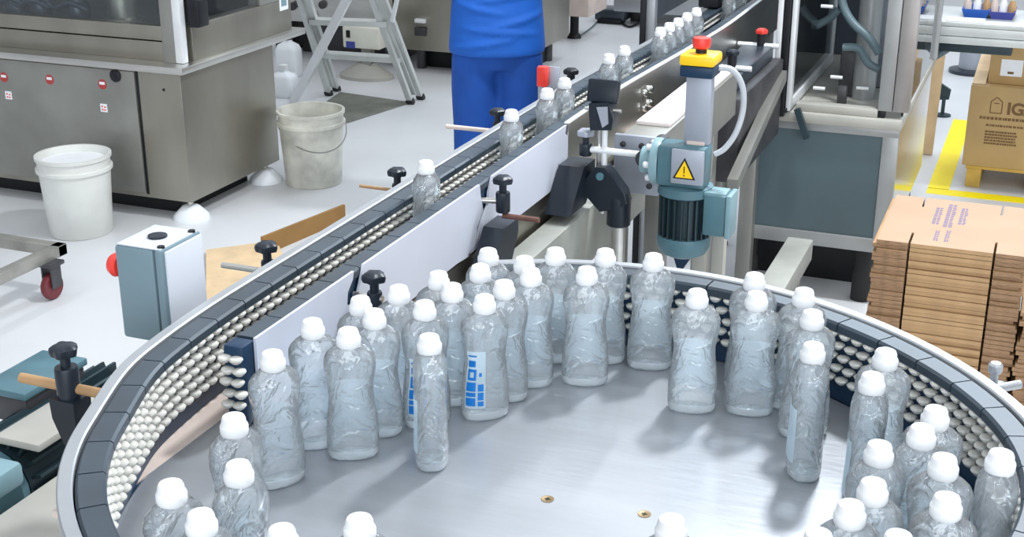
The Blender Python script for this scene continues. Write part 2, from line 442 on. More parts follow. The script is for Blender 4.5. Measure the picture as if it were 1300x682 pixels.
# ------------------------------------------------------------------ knob clamps
def knob_geo(bm, c, r=.019):
    c = Vector(c); rr = []
    for rad, z in ((.55, -.008), (.92, -.006), (1.0, 0), (.96, .005), (.7, .009), (.3, .0105)):
        rr.append([c + Vector((math.cos(a) * r * rad * (1 + .10 * math.cos(5 * a)), math.sin(a) * r * rad * (1 + .10 * math.cos(5 * a)), z)) for a in [2 * PI * k / 40 for k in range(40)]])
    rings(bm, rr)
def clamp(label, base, ztop, rod=None, rodmat='wood', post_r=.0135, block=True, knobmat='bracket', group='hand knob clamps on the conveyor edges', rr=.0055):
    b = Vector(base); t = thing('knob_clamp', label, 'clamp', b, group)
    kz = ztop - .010
    quick('knob', knobmat, t, knob_geo, (b.x, b.y, kz))
    bm = nb(); tube(bm, [(b.x, b.y, kz - .008), (b.x, b.y, kz - .024)], .0075); obj('stem', bm, 'bracket', t)
    bm = nb(); lathe(bm, [(post_r * .92, kz - .024), (post_r, kz - .027), (post_r, b.z + .02), (post_r * .9, b.z + .018)], (b.x, b.y, 0), 24); obj('post', bm, 'bracket', t)
    if block:
        bm = nb(); rings(bm, [[(b.x + sx * w, b.y + sy * d, z) for sx, sy in ((-1, -1), (1, -1), (1, 1), (-1, 1))] for w, d, z in ((.012, .010, b.z - .055), (.02, .018, b.z - .01), (.021, .019, b.z + .02))]); obj('block', bm, 'bracket', t)
    if rod:
        bm = nb(); tube(bm, rod, rr, 14); obj('rod', bm, rodmat, t)
    return t
# outer side of the left guide
clamp('black knob clamp with brown rod at the left edge of turntable', (-1.215, 1.350, .90), 1.00, [(-1.30, 1.352, .933), (-1.148, 1.352, .933)], 'wood', .0165, rr=.0075)
clamp('black knob clamp with steel rod beside the blue-grey control box', (-1.205, 1.862, .91), .985, [(-1.29, 1.85, .935), (-1.148, 1.85, .935)], 'steel', .0115)
clamp('black knob clamp with thin brown rod left of conveyor next to first queued bottle', (-1.205, 2.365, .91), .982, [(-1.29, 2.36, .935), (-1.148, 2.36, .935)], 'wood', .0115, rr=.0035)
clamp('black knob clamp with pale rod on conveyor edge in front of blue trousers', (-1.205, 2.905, .91), .985, [(-1.32, 2.86, .94), (-1.148, 2.86, .94)], 'wear', .0115)
# right side brackets
t = clamp('black knob clamp with rusty rod in the middle notch of pale plate', (-.962, 2.345, .905), .998, [(-.962, 2.345, .905 + .01), (-.885, 2.345, .905 + .01)], 'rust', .0145, False)
bm = nb(); prism(bm, [(-.99, 2.21, .79), (-.99, 2.33, .79), (-.99, 2.385, .87), (-.99, 2.385, .90), (-.99, 2.31, .90)], (.045, 0, 0)); obj('bracket', bm, 'bracket', t)
bm = nb(); tube(bm, [(-1.004, 2.335, .945), (-.966, 2.345, .945)], .006, 10); obj('bolt', bm, 'steel', t)
t = clamp('black knob clamp behind the bottles in the notch nearest turntable', (-.965, 1.80, .905), .985, [(-1.004, 1.80, .94), (-.95, 1.80, .94)], 'steel', .0125, False)
bm = nb(); prism(bm, [(-.985, 1.78, .855), (-.985, 1.82, .855), (-.985, 1.825, .905), (-.985, 1.775, .905)], (.04, 0, 0)); obj('bracket', bm, 'bracket', t)
t = clamp('grey topped knob clamp with white rod beside the sensor bracket', (-.945, 2.80, .905), .985, [(-.945, 2.80, .938), (-.817, 2.80, .938)], 'alu_white', .0145, False, 'plate_grey', rr=.0075)
bm = nb(); prism(bm, [(-.995, 2.67, .815), (-.995, 2.78, .815), (-.995, 2.84, .86), (-.995, 2.84, .905), (-.995, 2.76, .905)], (.06, 0, 0)); obj('bracket', bm, 'bracket', t)

# sensor bracket with its thin rod
t = thing('sensor_bracket', 'black photocell bracket standing above the conveyor edge on thin white rod', 'bracket', (-.90, 2.8, .80))
bm = nb(); tube(bm, [(-.90, 2.8, .79), (-.90, 2.8, 1.03)], .0065, 14); obj('rod', bm, 'alu_white', t)
bm = nb(); tube(bm, [(-.918, 2.815, .80), (-.918, 2.815, 1.0)], .005, 14); obj('rod', bm, 'steel', t)
bm = nb(); box(bm, (-.905, 2.8, 1.075), (.072, .022, .052), .005, Matrix.Rotation(-.25, 3, 'X')); obj('sensor_head', bm, 'bracket', t)
bm = nb(); prism(bm, [(-.93, 2.77, 1.05), (-.885, 2.77, 1.055), (-.872, 2.77, 1.02), (-.875, 2.77, .995), (-.925, 2.77, .99), (-.928, 2.77, 1.02)], (0, .045, 0)); obj('clamp_body', bm, 'bracket', t)
bm = nb(); prism(bm, [(-.91, 2.765, 1.045), (-.885, 2.765, 1.048), (-.882, 2.765, 1.01), (-.895, 2.765, 1.0)], (0, .006, 0)); obj('cover', bm, 'post_grey', t, label='grey cover plate')
bm = nb(); tube(bm, [(-.945, 2.79, 1.035), (-.86, 2.79, 1.035)], .004, 10); obj('pin', bm, 'steel', t)

# support stand: swivel clamp on steel post
t = thing('support_stand', 'black swivel clamp on round steel post below the conveyor side', 'stand', (-.862, 2.8, 0))
bm = nb(); tube(bm, [(-.862, 2.8, .015), (-.862, 2.8, .80)], .0165, 20); obj('post', bm, 'steel', t)
bm = nb(); lathe(bm, [(.07, 0), (.07, .012), (.02, .03)], (-.862, 2.8, 0), 24); obj('foot', bm, 'black', t)
bm = nb(); lathe(bm, [(.024, .765), (.0275, .768), (.0275, .83), (.022, .845)], (-.862, 2.8, 0), 20); obj('socket', bm, 'bracket', t)
bm = nb(); prism(bm, [(-.935, 2.775, .835), (-.90, 2.775, .80), (-.862, 2.775, .81), (-.838, 2.775, .825), (-.845, 2.775, .85), (-.89, 2.775, .905), (-.912, 2.775, .905), (-.935, 2.775, .875)], (0, .045, 0)); obj('swivel_arm', bm, 'bracket', t)
bm = nb(); lathe(bm, [(.009, 0), (.009, .006)], (-.90, 2.775, .885), 16, (0, -1, 0)); obj('bolt', bm, 'teal', t)

# background clamps on the far part of the conveyor
for (px, py, lab, kn) in ((930, 67, 'black knob clamp with white rod behind the yellow stop box', 'bracket'), (967, 40, 'dark clamp with dull red knob against the far conveyor side', 'red')):
    q = onx(px, py, -.87)
    t = thing('knob_clamp', lab, 'clamp', (q.x, q.y, q.z - .1), 'hand knob clamps on the conveyor edges')
    bm = nb(); knob_geo(bm, (q.x, q.y, q.z), .019); obj('knob', bm, kn, t)
    bm = nb(); tube(bm, [(q.x, q.y, q.z - .006), (q.x, q.y, q.z - .10)], .014, 16); obj('post', bm, 'black', t)
    bm = nb(); tube(bm, [(-.945, q.y, q.z - .045), (q.x + .06, q.y, q.z - .045)], .008, 14); obj('rod', bm, 'alu_white', t)
    bm = nb(); prism(bm, [(q.x - .02, q.y - .02, q.z - .10), (q.x - .02, q.y + .05, q.z - .06), (q.x - .02, q.y + .06, q.z - .19), (q.x - .02, q.y - .02, q.z - .20)], (.05, 0, 0)); obj('bracket', bm, 'black', t)

# ------------------------------------------------------------------ drive beam with grey end plate
t = thing('drive_beam', 'square beam with grey end plate and pale top strip beside conveyor', 'beam', (-.85, 3.5, 0))
bm = nb(); span(bm, (-.90, 2.915, .818), (-.805, 3.72, .945), .003); obj('body', bm, 'steel_dull', t)
bm = nb(); span(bm, (-.909, 2.90, .812), (-.798, 2.915, .952), .003); ep = obj('end_plate', bm, 'plate_grey', t)
for x, z in ((-.887, .93), (-.842, .93), (-.82, .835)):
    bm = nb(); lathe(bm, [(.007, 0), (.007, .004), (.004, .006)], (x, 2.90, z), 12, (0, -1, 0)); obj('bolt', bm, 'dark', ep)
bm = nb(); span(bm, (-.895, 3.03, .945), (-.812, 3.70, .955), .002); obj('top_strip', bm, 'pinkwhite', t)
for y in (3.1, 3.6):
    bm = nb(); span(bm, (-.88, y - .025, 0), (-.83, y + .025, .818), .003); obj('leg', bm, 'steel_dull', t)

# ------------------------------------------------------------------ gear motor
t = thing('gear_motor', 'teal gear motor with finned body hanging below a yellow warning triangle', 'motor', (-.69, 2.76, .55))
bm = nb(); span(bm, (-.757, 2.725, .893), (-.650, 2.795, .985), .008); obj('gearbox', bm, 'teal', t)
bm = nb(); lathe(bm, [(.05, 0), (.052, .004), (.052, .018), (.03, .02), (.03, .045)], (-.757, 2.775, .935), 24, (-1, 0, 0)); fl = obj('flange', bm, 'teal_light', t)
for k in range(6):
    a = k * PI / 3; bm = nb(); lathe(bm, [(.0075, 0), (.0075, .012), (.004, .015)], (-.775, 2.775 + .04 * math.cos(a), .935 + .04 * math.sin(a)), 10, (-1, 0, 0)); obj('bolt', bm, 'alu_white', fl)
bm = nb(); tube(bm, [(-.80, 2.775, .935), (-.80, 2.93, .935)], .02, 16); obj('shaft_housing', bm, 'dark', t)
bm = nb(); span(bm, (-.722, 2.716, .905), (-.650, 2.726, .982), .003); pl = obj('cover_plate', bm, 'post_grey', t)
bm = nb(); y = 2.7135
prism(bm, [(-.7165, y + .002, .9175), (-.6665, y + .002, .9175), (-.6915, y + .002, .9655)], (0, .0005, 0), 1)
prism(bm, [(-.711, y + .001, .9205), (-.672, y + .001, .9205), (-.6915, y + .001, .9585)], (0, .0005, 0), 0)
span(bm, (-.6925, y + .0002, .931), (-.6905, y + .0008, .946), mi=1); span(bm, (-.6928, y + .0002, .9245), (-.6902, y + .0008, .9275), mi=1)
obj('warning_sign', bm, ['yellow', 'black'], pl, label='yellow warning triangle')
MX, MY = -.700, 2.770
bm = nb(); lathe(bm, [(.045, .895), (.060, .89), (.062, .872), (.056, .868)], (MX, MY, 0), 32); obj('collar', bm, 'teal', t)
bm = nb(); lathe(bm, [(.047, .868), (.047, .772)], (MX, MY, 0), 32)
for k in range(22):
    a = 2 * PI * k / 22
    box(bm, (MX + .051 * math.cos(a), MY + .051 * math.sin(a), .82), (.013, .0035, .095), 0, Matrix.Rotation(a, 3, 'Z'))
obj('finned_body', bm, 'teal_dark', t)
bm = nb(); lathe(bm, [(.058, .775), (.060, .770), (.060, .752), (.052, .735), (.030, .724), (.001, .722)], (MX, MY, 0), 32); obj('fan_cover', bm, 'teal', t)
bm = nb(); span(bm, (-.650, 2.73, .790), (-.600, 2.79, .884), .005); tb = obj('terminal_box', bm, 'teal', t)
bm = nb(); span(bm, (-.600, 2.727, .788), (-.588, 2.793, .886), .003); obj('lid', bm, 'teal_light', tb)
bm = nb(); span(bm, (-.652, 2.735, .875), (-.602, 2.785, .888), .003); obj('box_top', bm, 'teal_light', tb)
t = thing('motor_stand', 'pale upright bracket on the floor below teal gear motor', 'stand', (-.66, 2.9, 0))
bm = nb(); span(bm, (-.70, 2.86, .02), (-.672, 2.89, .80), .002); span(bm, (-.655, 2.86, .02), (-.627, 2.89, .80), .002); obj('upright', bm, 'beige_white', t)
bm = nb(); span(bm, (-.72, 2.80, 0), (-.60, 2.96, .02), .003); obj('base', bm, 'beige_white', t)
bm = nb(); prism(bm, [(-.75, 2.86, .70), (-.69, 2.86, .77), (-.69, 2.86, .71), (-.73, 2.86, .64)], (0, .03, 0)); obj('gusset', bm, 'navy', t)
bm = nb(); t = thing('floor_beam', 'pale rectangular beam on short legs right of the motor stand', 'beam', (-.7, 3.6, 0))
span(bm, (-.60, 2.98, .47), (-.53, 3.55, .53), .003); obj('rail', bm, 'beam_grey', t)
for y in (3.05, 3.45):
    bm = nb(); span(bm, (-.585, y - .02, 0), (-.545, y + .02, .47), .002); obj('leg', bm, 'steel_dull', t)

# emergency stop station
t = thing('emergency_stop', 'yellow emergency stop box with red mushroom button on grey post', 'stop button', (-.678, 2.78, .98))
bm = nb(); span(bm, (-.708, 2.76, .984), (-.652, 2.79, 1.145), .003); obj('post', bm, 'post_grey', t)
bm = nb(); span(bm, (-.70, 2.755, .982), (-.66, 2.80, .992), .002); obj('base', bm, 'wear', t)
bm = nb(); span(bm, (-.717, 2.735, 1.135), (-.645, 2.81, 1.160), .004); obj('lower_case', bm, 'navy', t)
bm = nb(); span(bm, (-.719, 2.733, 1.160), (-.643, 2.812, 1.183), .006); obj('upper_case', bm, 'yellow', t)
bm = nb(); lathe(bm, [(.012, 1.183), (.012, 1.193)], (-.681, 2.772, 0), 20); obj('collar', bm, 'black', t)
bm = nb(); lathe(bm, [(.013, 1.192), (.0185, 1.196), (.020, 1.210), (.018, 1.2155), (.001, 1.2165)], (-.681, 2.772, 0), 28); obj('button', bm, 'red', t)
t = tag(obj('control_cable', (lambda b: (tube(b, smoothpath([(-.646, 2.79, 1.15), (-.618, 2.80, 1.145), (-.597, 2.81, 1.11), (-.592, 2.81, 1.06), (-.602, 2.80, 1.01), (-.622, 2.79, .975), (-.643, 2.785, .96)], 10), .0065, 12), b)[1])(nb()), 'cable', loc=(-.62, 2.79, .95)), 'grey cable looping down from yellow stop box to gearbox', 'cable')

# ------------------------------------------------------------------ control box on the left
t = thing('control_box', 'blue-grey control box with pale lid and red button beside conveyor', 'control box', (-1.27, 1.655, .885))
bm = nb(); span(bm, (-1.318, 1.603, .892), (-1.245, 1.708, 1.05), .006); obj('body', bm, 'boxblue', t)
bm = nb(); span(bm, (-1.242, 1.602, .891), (-1.228, 1.709, 1.051), .004); lid = obj('lid', bm, 'boxblue', t)
bm = nb(); span(bm, (-1.2285, 1.610, .908), (-1.2245, 1.706, 1.047), .001); obj('cover_sheet', bm, 'boxlid', lid, label='pale cover sheet')
bm = nb(); span(bm, (-1.314, 1.606, 1.0495), (-1.232, 1.705, 1.0522), .001); obj('top_cover', bm, 'boxlid', t)
for y in (1.615, 1.697):
    bm = nb(); lathe(bm, [(.006, 0), (.006, .003)], (-1.237, y, 1.0515), 12, (0, 0, 1)); obj('screw', bm, 'black', lid)
bm = nb(); lathe(bm, [(.0155, 0), (.0155, .003), (.010, .0045)], (-1.272, 1.655, 1.0525), 20); obj('plug', bm, 'bracket', t)
bm = nb(); lathe(bm, [(.010, 0), (.010, .008), (.018, .011), (.020, .020), (.016, .028), (.001, .031)], (-1.318, 1.63, 1.005), 20, (-1, 0, 0)); obj('stop_button', bm, 'red', t, label='round red button')
bm = nb(); span(bm, (-1.30, 1.65, .862), (-1.15, 1.69, .892), .002); obj('bracket', bm, 'steel', t)

# ------------------------------------------------------------------ bottles
A, B = .0358, .0236
def sec(w, z, k=1.0, n=28, e=2.25):
    r = []
    for i in range(n):
        a = 2 * PI * i / n; ca, sa = math.cos(a), math.sin(a)
        r.append(Vector((math.copysign(abs(ca) ** (2 / e), ca) * w[0] * k, math.copysign(abs(sa) ** (2 / e), sa) * w[1] * k, z)))
    return r
PROF = [(.84, .82, 0), (.95, .94, .0015), (1.0, .985, .006), (1.02, 1.0, .014), (1.02, .995, .035), (.985, .97, .055), (.915, .95, .075), (.865, .95, .092), (.86, .95, .102), (.91, .96, .115), (.98, .99, .128), (1.0, 1.0, .139), (.975, .985, .1485), (.88, .90, .1555), (.70, .78, .1615), (.50, .68, .1655), (.40, .60, .1685)]
def body_bm(k=1.0, ztop=None, z0=0.0):
    bm = nb(); rr = []
    for a, b, z in PROF:
        if ztop and z > ztop: break
        rr.append(sec((A * a - (1 - k) * .03, B * b - (1 - k) * .03), z + z0, 1, 28, 2.0 if z > .16 else 2.25))
    rings(bm, rr); return bm
def label_patch(u0, u1, z0, z1, off, mi=0, bm=None, nu=10, nv=8):
    # patch hugging the bottle between angles u0..u1 (degrees) and heights z0..z1
    bm = bm or nb(); V = []
    def rad(z):
        for (a, b, zz), (a2, b2, z2) in zip(PROF, PROF[1:]):
            if zz <= z <= z2:
                f = (z - zz) / (z2 - zz); return A * (a + (a2 - a) * f), B * (b + (b2 - b) * f)
        return A, B
    for j in range(nv + 1):
        z = z0 + (z1 - z0) * j / nv; wa, wb = rad(z); row = []
        for i in range(nu + 1):
            a = math.radians(u0 + (u1 - u0) * i / nu); ca, sa = math.cos(a), math.sin(a)
            row.append(bm.verts.new((math.copysign(abs(ca) ** .8, ca) * (wa + off), math.copysign(abs(sa) ** .8, sa) * (wb + off), z)))
        V.append(row)
    for j in range(nv):
        for i in range(nu): bm.faces.new((V[j][i], V[j][i + 1], V[j + 1][i + 1], V[j + 1][i])).material_index = mi
    return bm
NG = 'clear bottles on the turntable'
proto = thing('water_bottle', 'x', 'bottle', (0, 0, 0), NG)
bm = body_bm()
for f in bm.faces:
    if f.calc_center_median().z < .0125: f.material_index = 1
obj('body', bm, ['shell', 'shell_base'], proto, angle=60)
bm = nb(); rings(bm, [sec((A * a - .0012, B * b - .0012), max(z, .0016), 1, 28) for a, b, z in PROF[:13]]); obj('water', bm, 'water', proto, angle=60)
bm = nb(); lathe(bm, [(.0150, .1645), (.0161, .1660), (.0168, .1700), (.0168, .1765), (.0158, .1785), (.0146, .1800), (.0142, .1850), (.0126, .1885), (.0090, .1903), (.0050, .1910), (.0001, .1911)], (0, 0, 0), 28)
obj('cap', bm, 'cap', proto)
bm = label_patch(42, 138, .026, .104, .0007); label_patch(64, 74, .024, .029, .0008, 1, bm, 4, 2)
obj('label', bm, ['film_label', 'blue_ink'], proto, label='sheer pale blue label', fix=False)
# a second kind: same bottle with bold printed front label
printed = copy_tree(proto)
for ch in list(printed.children):
    if ch.name.startswith('label'): bpy.data.objects.remove(ch)
bm = nb()
for (u0, u1, z0, z1) in ((-152, -122, .104, .1065), (-152, -126, .088, .098), (-152, -122, .067, .0715), (-152, -144, .0715, .080), (-130, -122, .0715, .080), (-152, -122, .080, .0845), (-114, -107, .073, .079),
                         (-154, -122, .050, .064), (-154, -122, .0415, .048), (-154, -122, .0265, .0395), (-116, -102, .050, .061), (-116, -102, .036, .048), (-116, -102, .0265, .034)):
    label_patch(u0, u1, z0, z1, .0008, 0, bm, 5, 4)
label_patch(-158, -98, .022, .112, .0004, 1, bm)
obj('label', bm, ['blue_ink', 'film_label'], printed, label='pale label with bold blue lettering', fix=False)

CAPZ = .1775
first = {'plain': True, 'printed': True}
def place_bottle(px, py, yaw, label, kind='plain', z=DZ, X=None, group=NG, dx=0, dy=0):
    src = proto if kind == 'plain' else printed
    if first[kind]: first[kind] = False; o = src
    else: o = copy_tree(src)
    p = at(px, py, z + CAPZ)
    if X is not None: p = onx(px, py, X)
    o.location = (p.x + dx, p.y + dy, z + .0008); o.rotation_euler = (0, 0, math.radians(yaw))
    o['label'] = label; o['group'] = group; o['category'] = 'bottle'
    return o
V0 = 22
BOT = [
 (297, 540, 75, 'clear bottle by the beige strip end, the rear one of the pair at lower left'),
 (303, 601, 80, 'clear bottle in front of another, right beside the beige strip end at lower left'),
 (346, 458, 60, 'clear bottle with cloudy pale cap standing just off the black end block'),
 (400, 418, 40, 'clear bottle with faint pale cap against the pale side plate, second from end block'),
 (439, 428, 30, 'clear front-row bottle with small blue mark near its base, left of the narrow one'),
 (459, 389, 30, 'clear bottle tucked behind the front row below the nearest black knob'),
 (480, 403, 25, 'clear bottle between the narrow front bottle and the bottle with small blue mark'),
 (508, 374, 20, 'clear bottle in the back row just right of the nearest black knob'),
 (533, 395, 50, 'clear bottle with blue print showing on its edge, right behind the narrow front one', 'printed'),
 (545, 437, 112, 'clear bottle turned narrow side on, standing alone at the front of the crowd'),
 (557, 356, 20, 'clear bottle touching the pale plate, rearmost left in the crowd'),
 (581, 371, 25, 'clear bottle just behind the bottle with bold blue lettering, on its left'),
 (611, 347, 20, 'clear bottle in the back rows, in front of the one under the middle black clamp'),
 (626, 326, 20, 'clear bottle rearmost in the crowd, directly below the middle black clamp'),
 (615, 386, 42, 'clear bottle with bold blue lettering facing the front', 'printed'),
 (631, 368, 20, 'clear bottle directly behind the bottle with bold blue lettering, on its right'),
 (660, 335, 20, 'clear bottle half hidden behind a front bottle right of the lettered one'),
 (672, 351, 18, 'clear bottle right of the lettered bottle with pale blue label square'),
 (712, 326, 20, 'clear bottle in the back row standing left of the wide milky bottle'),
 (745, 350, 18, 'wide milky bottle in front of the two back bottles near the steel post'),
 (769, 322, 20, 'clear bottle in the back row right below the round steel post'),
 (827, 327, 15, 'clear bottle at the ring wall directly below the teal gear motor', 'plain'),
 (885, 379, 14, 'clear bottle standing free of the ring wall with space on both sides'),
 (971, 351, 10, 'clear bottle at ring wall, rear of the pair right of the free standing bottle'),
 (963, 382, 12, 'clear bottle of a pair, the front one right of the free standing bottle'),
 (1040, 370, 10, 'clear bottle at the ring wall, rearmost of a file of three'),
 (1031, 406, 30, 'clear bottle in the middle of the file of three along the right'),
 (1032, 448, 105, 'clear bottle seen narrow side on at the front of the file of three'),
 (1124, 456, 5, 'clear bottle at the right ring wall, rear one of an overlapping pair'),
 (1107, 487, 95, 'clear bottle at right, in front of another, foot hidden by a lower cap'),
 (1187, 531, 0, 'clear bottle against the roller wall at the back of the lower right cluster'),
 (1165, 556, 30, 'clear bottle second in from the roller wall in the lower right cluster'),
 (1195, 592, 0, 'clear bottle nearest the roller wall in the middle of the lower right cluster'),
 (1124, 574, 40, 'clear bottle at the upper left of the lower right cluster'),
 (1123, 628, 20, 'clear bottle in the centre front of the lower right cluster'),
 (1185, 640, 0, 'clear bottle at the front right of the lower right cluster'),
 (1080, 652, 20, 'clear bottle at the front left of the lower right cluster'),
 (1290, 590, 90, 'clear bottle cut off by the right edge of the photo'),
 (1042, 690, 20, 'bottle with just its cap top showing below the lower right cluster, left one'),
 (1136, 692, 20, 'bottle with just its cap top showing below the lower right cluster, right one'),
 (200, 631, 70, 'clear bottle at the lower left corner of the turntable, further one of two'),
 (231, 674, 70, 'bottle at the lower left with only cap and neck in view, nearer one of two'),
 (375, 682, 30, 'bottle with only its cap in view, bottom edge, right of the lower left pair'),
 (440, 673, 30, 'bottle with only its cap in view on the bottom edge, near the middle left'),
 (852, 672, 20, 'bottle with only its cap in view near the screws on the bottom edge'),
]
BPOS = []
for b in BOT:
    px, py, yaw, lab = b[:4]; kind = b[4] if len(b) > 4 else 'plain'
    BPOS.append(place_bottle(px, py, yaw, lab, kind))
# nudge apart any that would touch, and keep them inside the ring
for it in range(260):
    for i, a in enumerate(BPOS):
        for b in BPOS[i + 1:]:
            d = Vector((b.location.x - a.location.x, b.location.y - a.location.y)); L = d.length
            def ext(o, u):
                c, s = math.cos(o.rotation_euler.z), math.sin(o.rotation_euler.z)
                lx, ly = u.x * c + u.y * s, -u.x * s + u.y * c
                return 1.0 / math.sqrt((lx / A) ** 2 + (ly / B) ** 2)
            if L > .09 or L < 1e-6: continue
            u = d / L; need = (ext(a, u) + ext(b, u)) * 1.10
            if L < need:
                sft = u * (need - L) * .5
                a.location.x -= sft.x; a.location.y -= sft.y; b.location.x += sft.x; b.location.y += sft.y
    for a in BPOS:
        d = Vector((a.location.x - CX, a.location.y - CY)); rm = .530 if 'right edge' in a['label'] else .523 - .0385 + (.012 if a.location.x > -.12 else 0)
        if a.location.x > -.9 and d.length > rm: d *= rm / d.length; a.location.x, a.location.y = CX + d.x, CY + d.y
        if a.location.y > 1.43 and a.location.x < -.962: a.location.x = -.962
CH = [
 (540, 208, 'clear bottle alone in the conveyor channel, closest to the turntable'),
 (650, 143, 'clear bottle in the conveyor channel in front of the blue trousers'),
 (697, 116, 'clear bottle in the conveyor channel below the red switch, left one of two'),
 (723, 103, 'clear bottle in the conveyor channel left of the black sensor bracket, right one of two'),
 (777, 72, 'clear bottle in the conveyor channel just past the sensor bracket, nearer of two'),
 (800, 62, 'clear bottle in the conveyor channel just past the sensor bracket, farther of two'),
 (843, 38, 'clear bottle first in the close file of five on the far conveyor'),
 (860, 33, 'clear bottle second in the close file of five on the far conveyor'),
 (873, 27, 'clear bottle third in the close file of five on the far conveyor'),
 (888, 20, 'clear bottle fourth in the close file of five on the far conveyor'),
 (905, 14, 'clear bottle last in the close file of five on the far conveyor'),
 (945, -12, 'clear bottle beyond the dark hood, nearer of two at the top edge'),
 (962, -20, 'clear bottle beyond the dark hood, farther of two at the top edge'),
]
lastY = 0
for px, py, lab in CH:
    p = at(px, py, 1.045); far = p.y > 3.2
    X = -1.0675 if not far else -1.0675 + min(.036, max(0, p.y - 3.1) * .045)
    o = place_bottle(px, py, 90, lab, 'plain', .8505 if True else 0, X, 'clear bottles queuing in the conveyor channel')
    y = p.y
    if y < lastY + .083: y = lastY + .083
    if y > 4.0: X = -1.0275
    if y > 4.35: X = -1.025
    lastY = y; o.location = (X, y, .8613)
# strip the belt lifts the queue onto
bm = nb(); span(bm, (-1.092, 1.9, .8505), (-1.045, 3.3, .8608)); span(bm, (-1.09, 3.3, .8505), (-1.0, 5.25, .8608)); obj('top_chain', bm, 'slate', c)

# dark hood and sensors over the far conveyor
t = thing('conveyor_hood', 'small dark hood over the far conveyor channel', 'hood', (-1.06, 4.75, .98))
bm = nb(); span(bm, (-1.125, 4.50, .9845), (-1.056, 4.80, 1.045), .006); obj('cover', bm, 'black', t)
q = onx(690, 95, -1.2)
t = thing('photo_switch', 'red switch on grey plate at the left edge of conveyor', 'switch', (q.x, q.y, .90))
bm = nb(); span(bm, (q.x - .015, q.y - .012, q.z - .03), (q.x + .012, q.y + .012, q.z + .022), .003); obj('housing', bm, 'red', t)
bm = nb(); span(bm, (q.x - .02, q.y + .012, q.z - .09), (q.x + .04, q.y + .017, q.z + .02), .001); obj('plate', bm, 'plate_grey', t)
bm = nb(); span(bm, (q.x - .01, q.y + .005, .90), (q.x + .05, q.y + .02, q.z - .05), .001); obj('bracket', bm, 'alu', t)
q = onx(725, 91, -1.185)
t = thing('knob_clamp', 'flat black knob just above the cap of a queued bottle, left conveyor edge', 'clamp', (q.x, q.y, .91), 'hand knob clamps on the conveyor edges')
bm = nb(); knob_geo(bm, (q.x, q.y, q.z), .02); obj('knob', bm, 'black', t)
bm = nb(); tube(bm, [(q.x, q.y, .90), (q.x, q.y, q.z - .006)], .011, 14); obj('post', bm, 'bracket', t)
bm = nb(); tube(bm, [(q.x - .05, q.y, .925), (-1.148, q.y, .925)], .0055, 12); obj('rod', bm, 'steel', t)

# guard post and dark panel left of the far conveyor
t = thing('guard_screen', 'dark guard screen on slim aluminium post behind the queued bottles', 'screen', (-1.25, 4.5, 0))
bm = nb(); span(bm, (-1.235, 4.25, 0), (-1.205, 4.28, 1.7), .002); obj('post', bm, 'alu', t)
bm = nb(); span(bm, (-1.25, 4.23, 0), (-1.236, 4.29, 1.7), .002); obj('edge_strip', bm, 'black', t)
bm = nb(); span(bm, (-1.223, 4.28, .97), (-1.217, 5.6, 1.7)); obj('panel', bm, 'darkpanel', t)
bm = nb(); span(bm, (-1.235, 5.6, 0), (-1.205, 5.63, 1.7), .002); obj('post', bm, 'alu', t)

# ------------------------------------------------------------------ filling machine on the left
X1, Y0 = -3.16, 4.35
t = thing('filling_machine', 'big stainless filling machine with red round stickers on its base', 'machine', (-4.1, 4.7, 0))
bm = nb(); span(bm, (-5.2, Y0, .085), (X1, 5.04, .622), .004); obj('base_cabinet', bm, 'steel_warm', t)
bm = nb(); span(bm, (-5.1, Y0 - .008, .105), (-3.376, Y0 + .01, .612), .002); fp = obj('front_panel', bm, 'steel_dull', t)
bm = nb(); span(bm, (-3.374, Y0 - .002, .10), (-3.362, Y0 + .01, .615)); obj('panel_gap', bm, 'black', t)
bm = nb(); span(bm, (-5.1, Y0 + .10, .0), (X1 - .12, 4.95, .085)); obj('under_shade', bm, 'black', t)  # black box fills the gap below the machine in place of its shade
bm = nb(); span(bm, (-5.3, Y0 - .035, .622), (X1 + .035, 5.27, .650), .004); obj('worktop', bm, 'steel', t)
q = ony(147, 96, Y0 - .008); bm = nb(); lathe(bm, [(.026, 0), (.026, .006), (.014, .012), (.001, .013)], q, 24, (0, -1, 0)); obj('knob', bm, 'black', fp)
q = ony(208, 114, Y0); bm = nb(); lathe(bm, [(.006, 0), (.006, .002)], (q.x, Y0, q.z), 12, (0, -1, 0)); obj('lock', bm, 'black', t)
for px, py in ((5, 98), (63, 101), (130, 107)):
    q = ony(px, py, Y0 - .008); bm = nb(); lathe(bm, [(.021, .0), (.021, .0012)], q, 24, (0, -1, 0)); span(bm, (q.x - .013, q.y - .0024, q.z - .001), (q.x + .013, q.y - .0014, q.z + .010), mi=1)
    obj('round_sticker', bm, ['sticker_red', 'label_white'], fp, label='round red sticker with white bar')
for px, py in ((11, 121), (132, 137)):
    q = ony(px, py, Y0 - .008); bm = nb(); span(bm, (q.x - .017, q.y - .0012, q.z - .017), (q.x + .017, q.y, q.z + .017))
    for dx, dz in ((-.007, .006), (.007, .004), (-.006, -.007), (.006, -.008)): span(bm, (q.x + dx - .004, q.y - .0018, q.z + dz - .003), (q.x + dx + .004, q.y - .0011, q.z + dz + .003), mi=1)
    obj('small_sticker', bm, ['label_white', 'red'], fp)
for x, y in ((-3.2, 4.40), (-3.2, 4.98), (-5.0, 4.40), (-5.0, 4.98)):
    bm = nb(); tube(bm, [(x, y, .03), (x, y, .086)], .012, 12); lathe(bm, [(.075, 0), (.072, .018), (.035, .055), (.016, .062)], (x, y, 0), 20, mi=1); obj('foot', bm, ['steel', 'jug'], t)
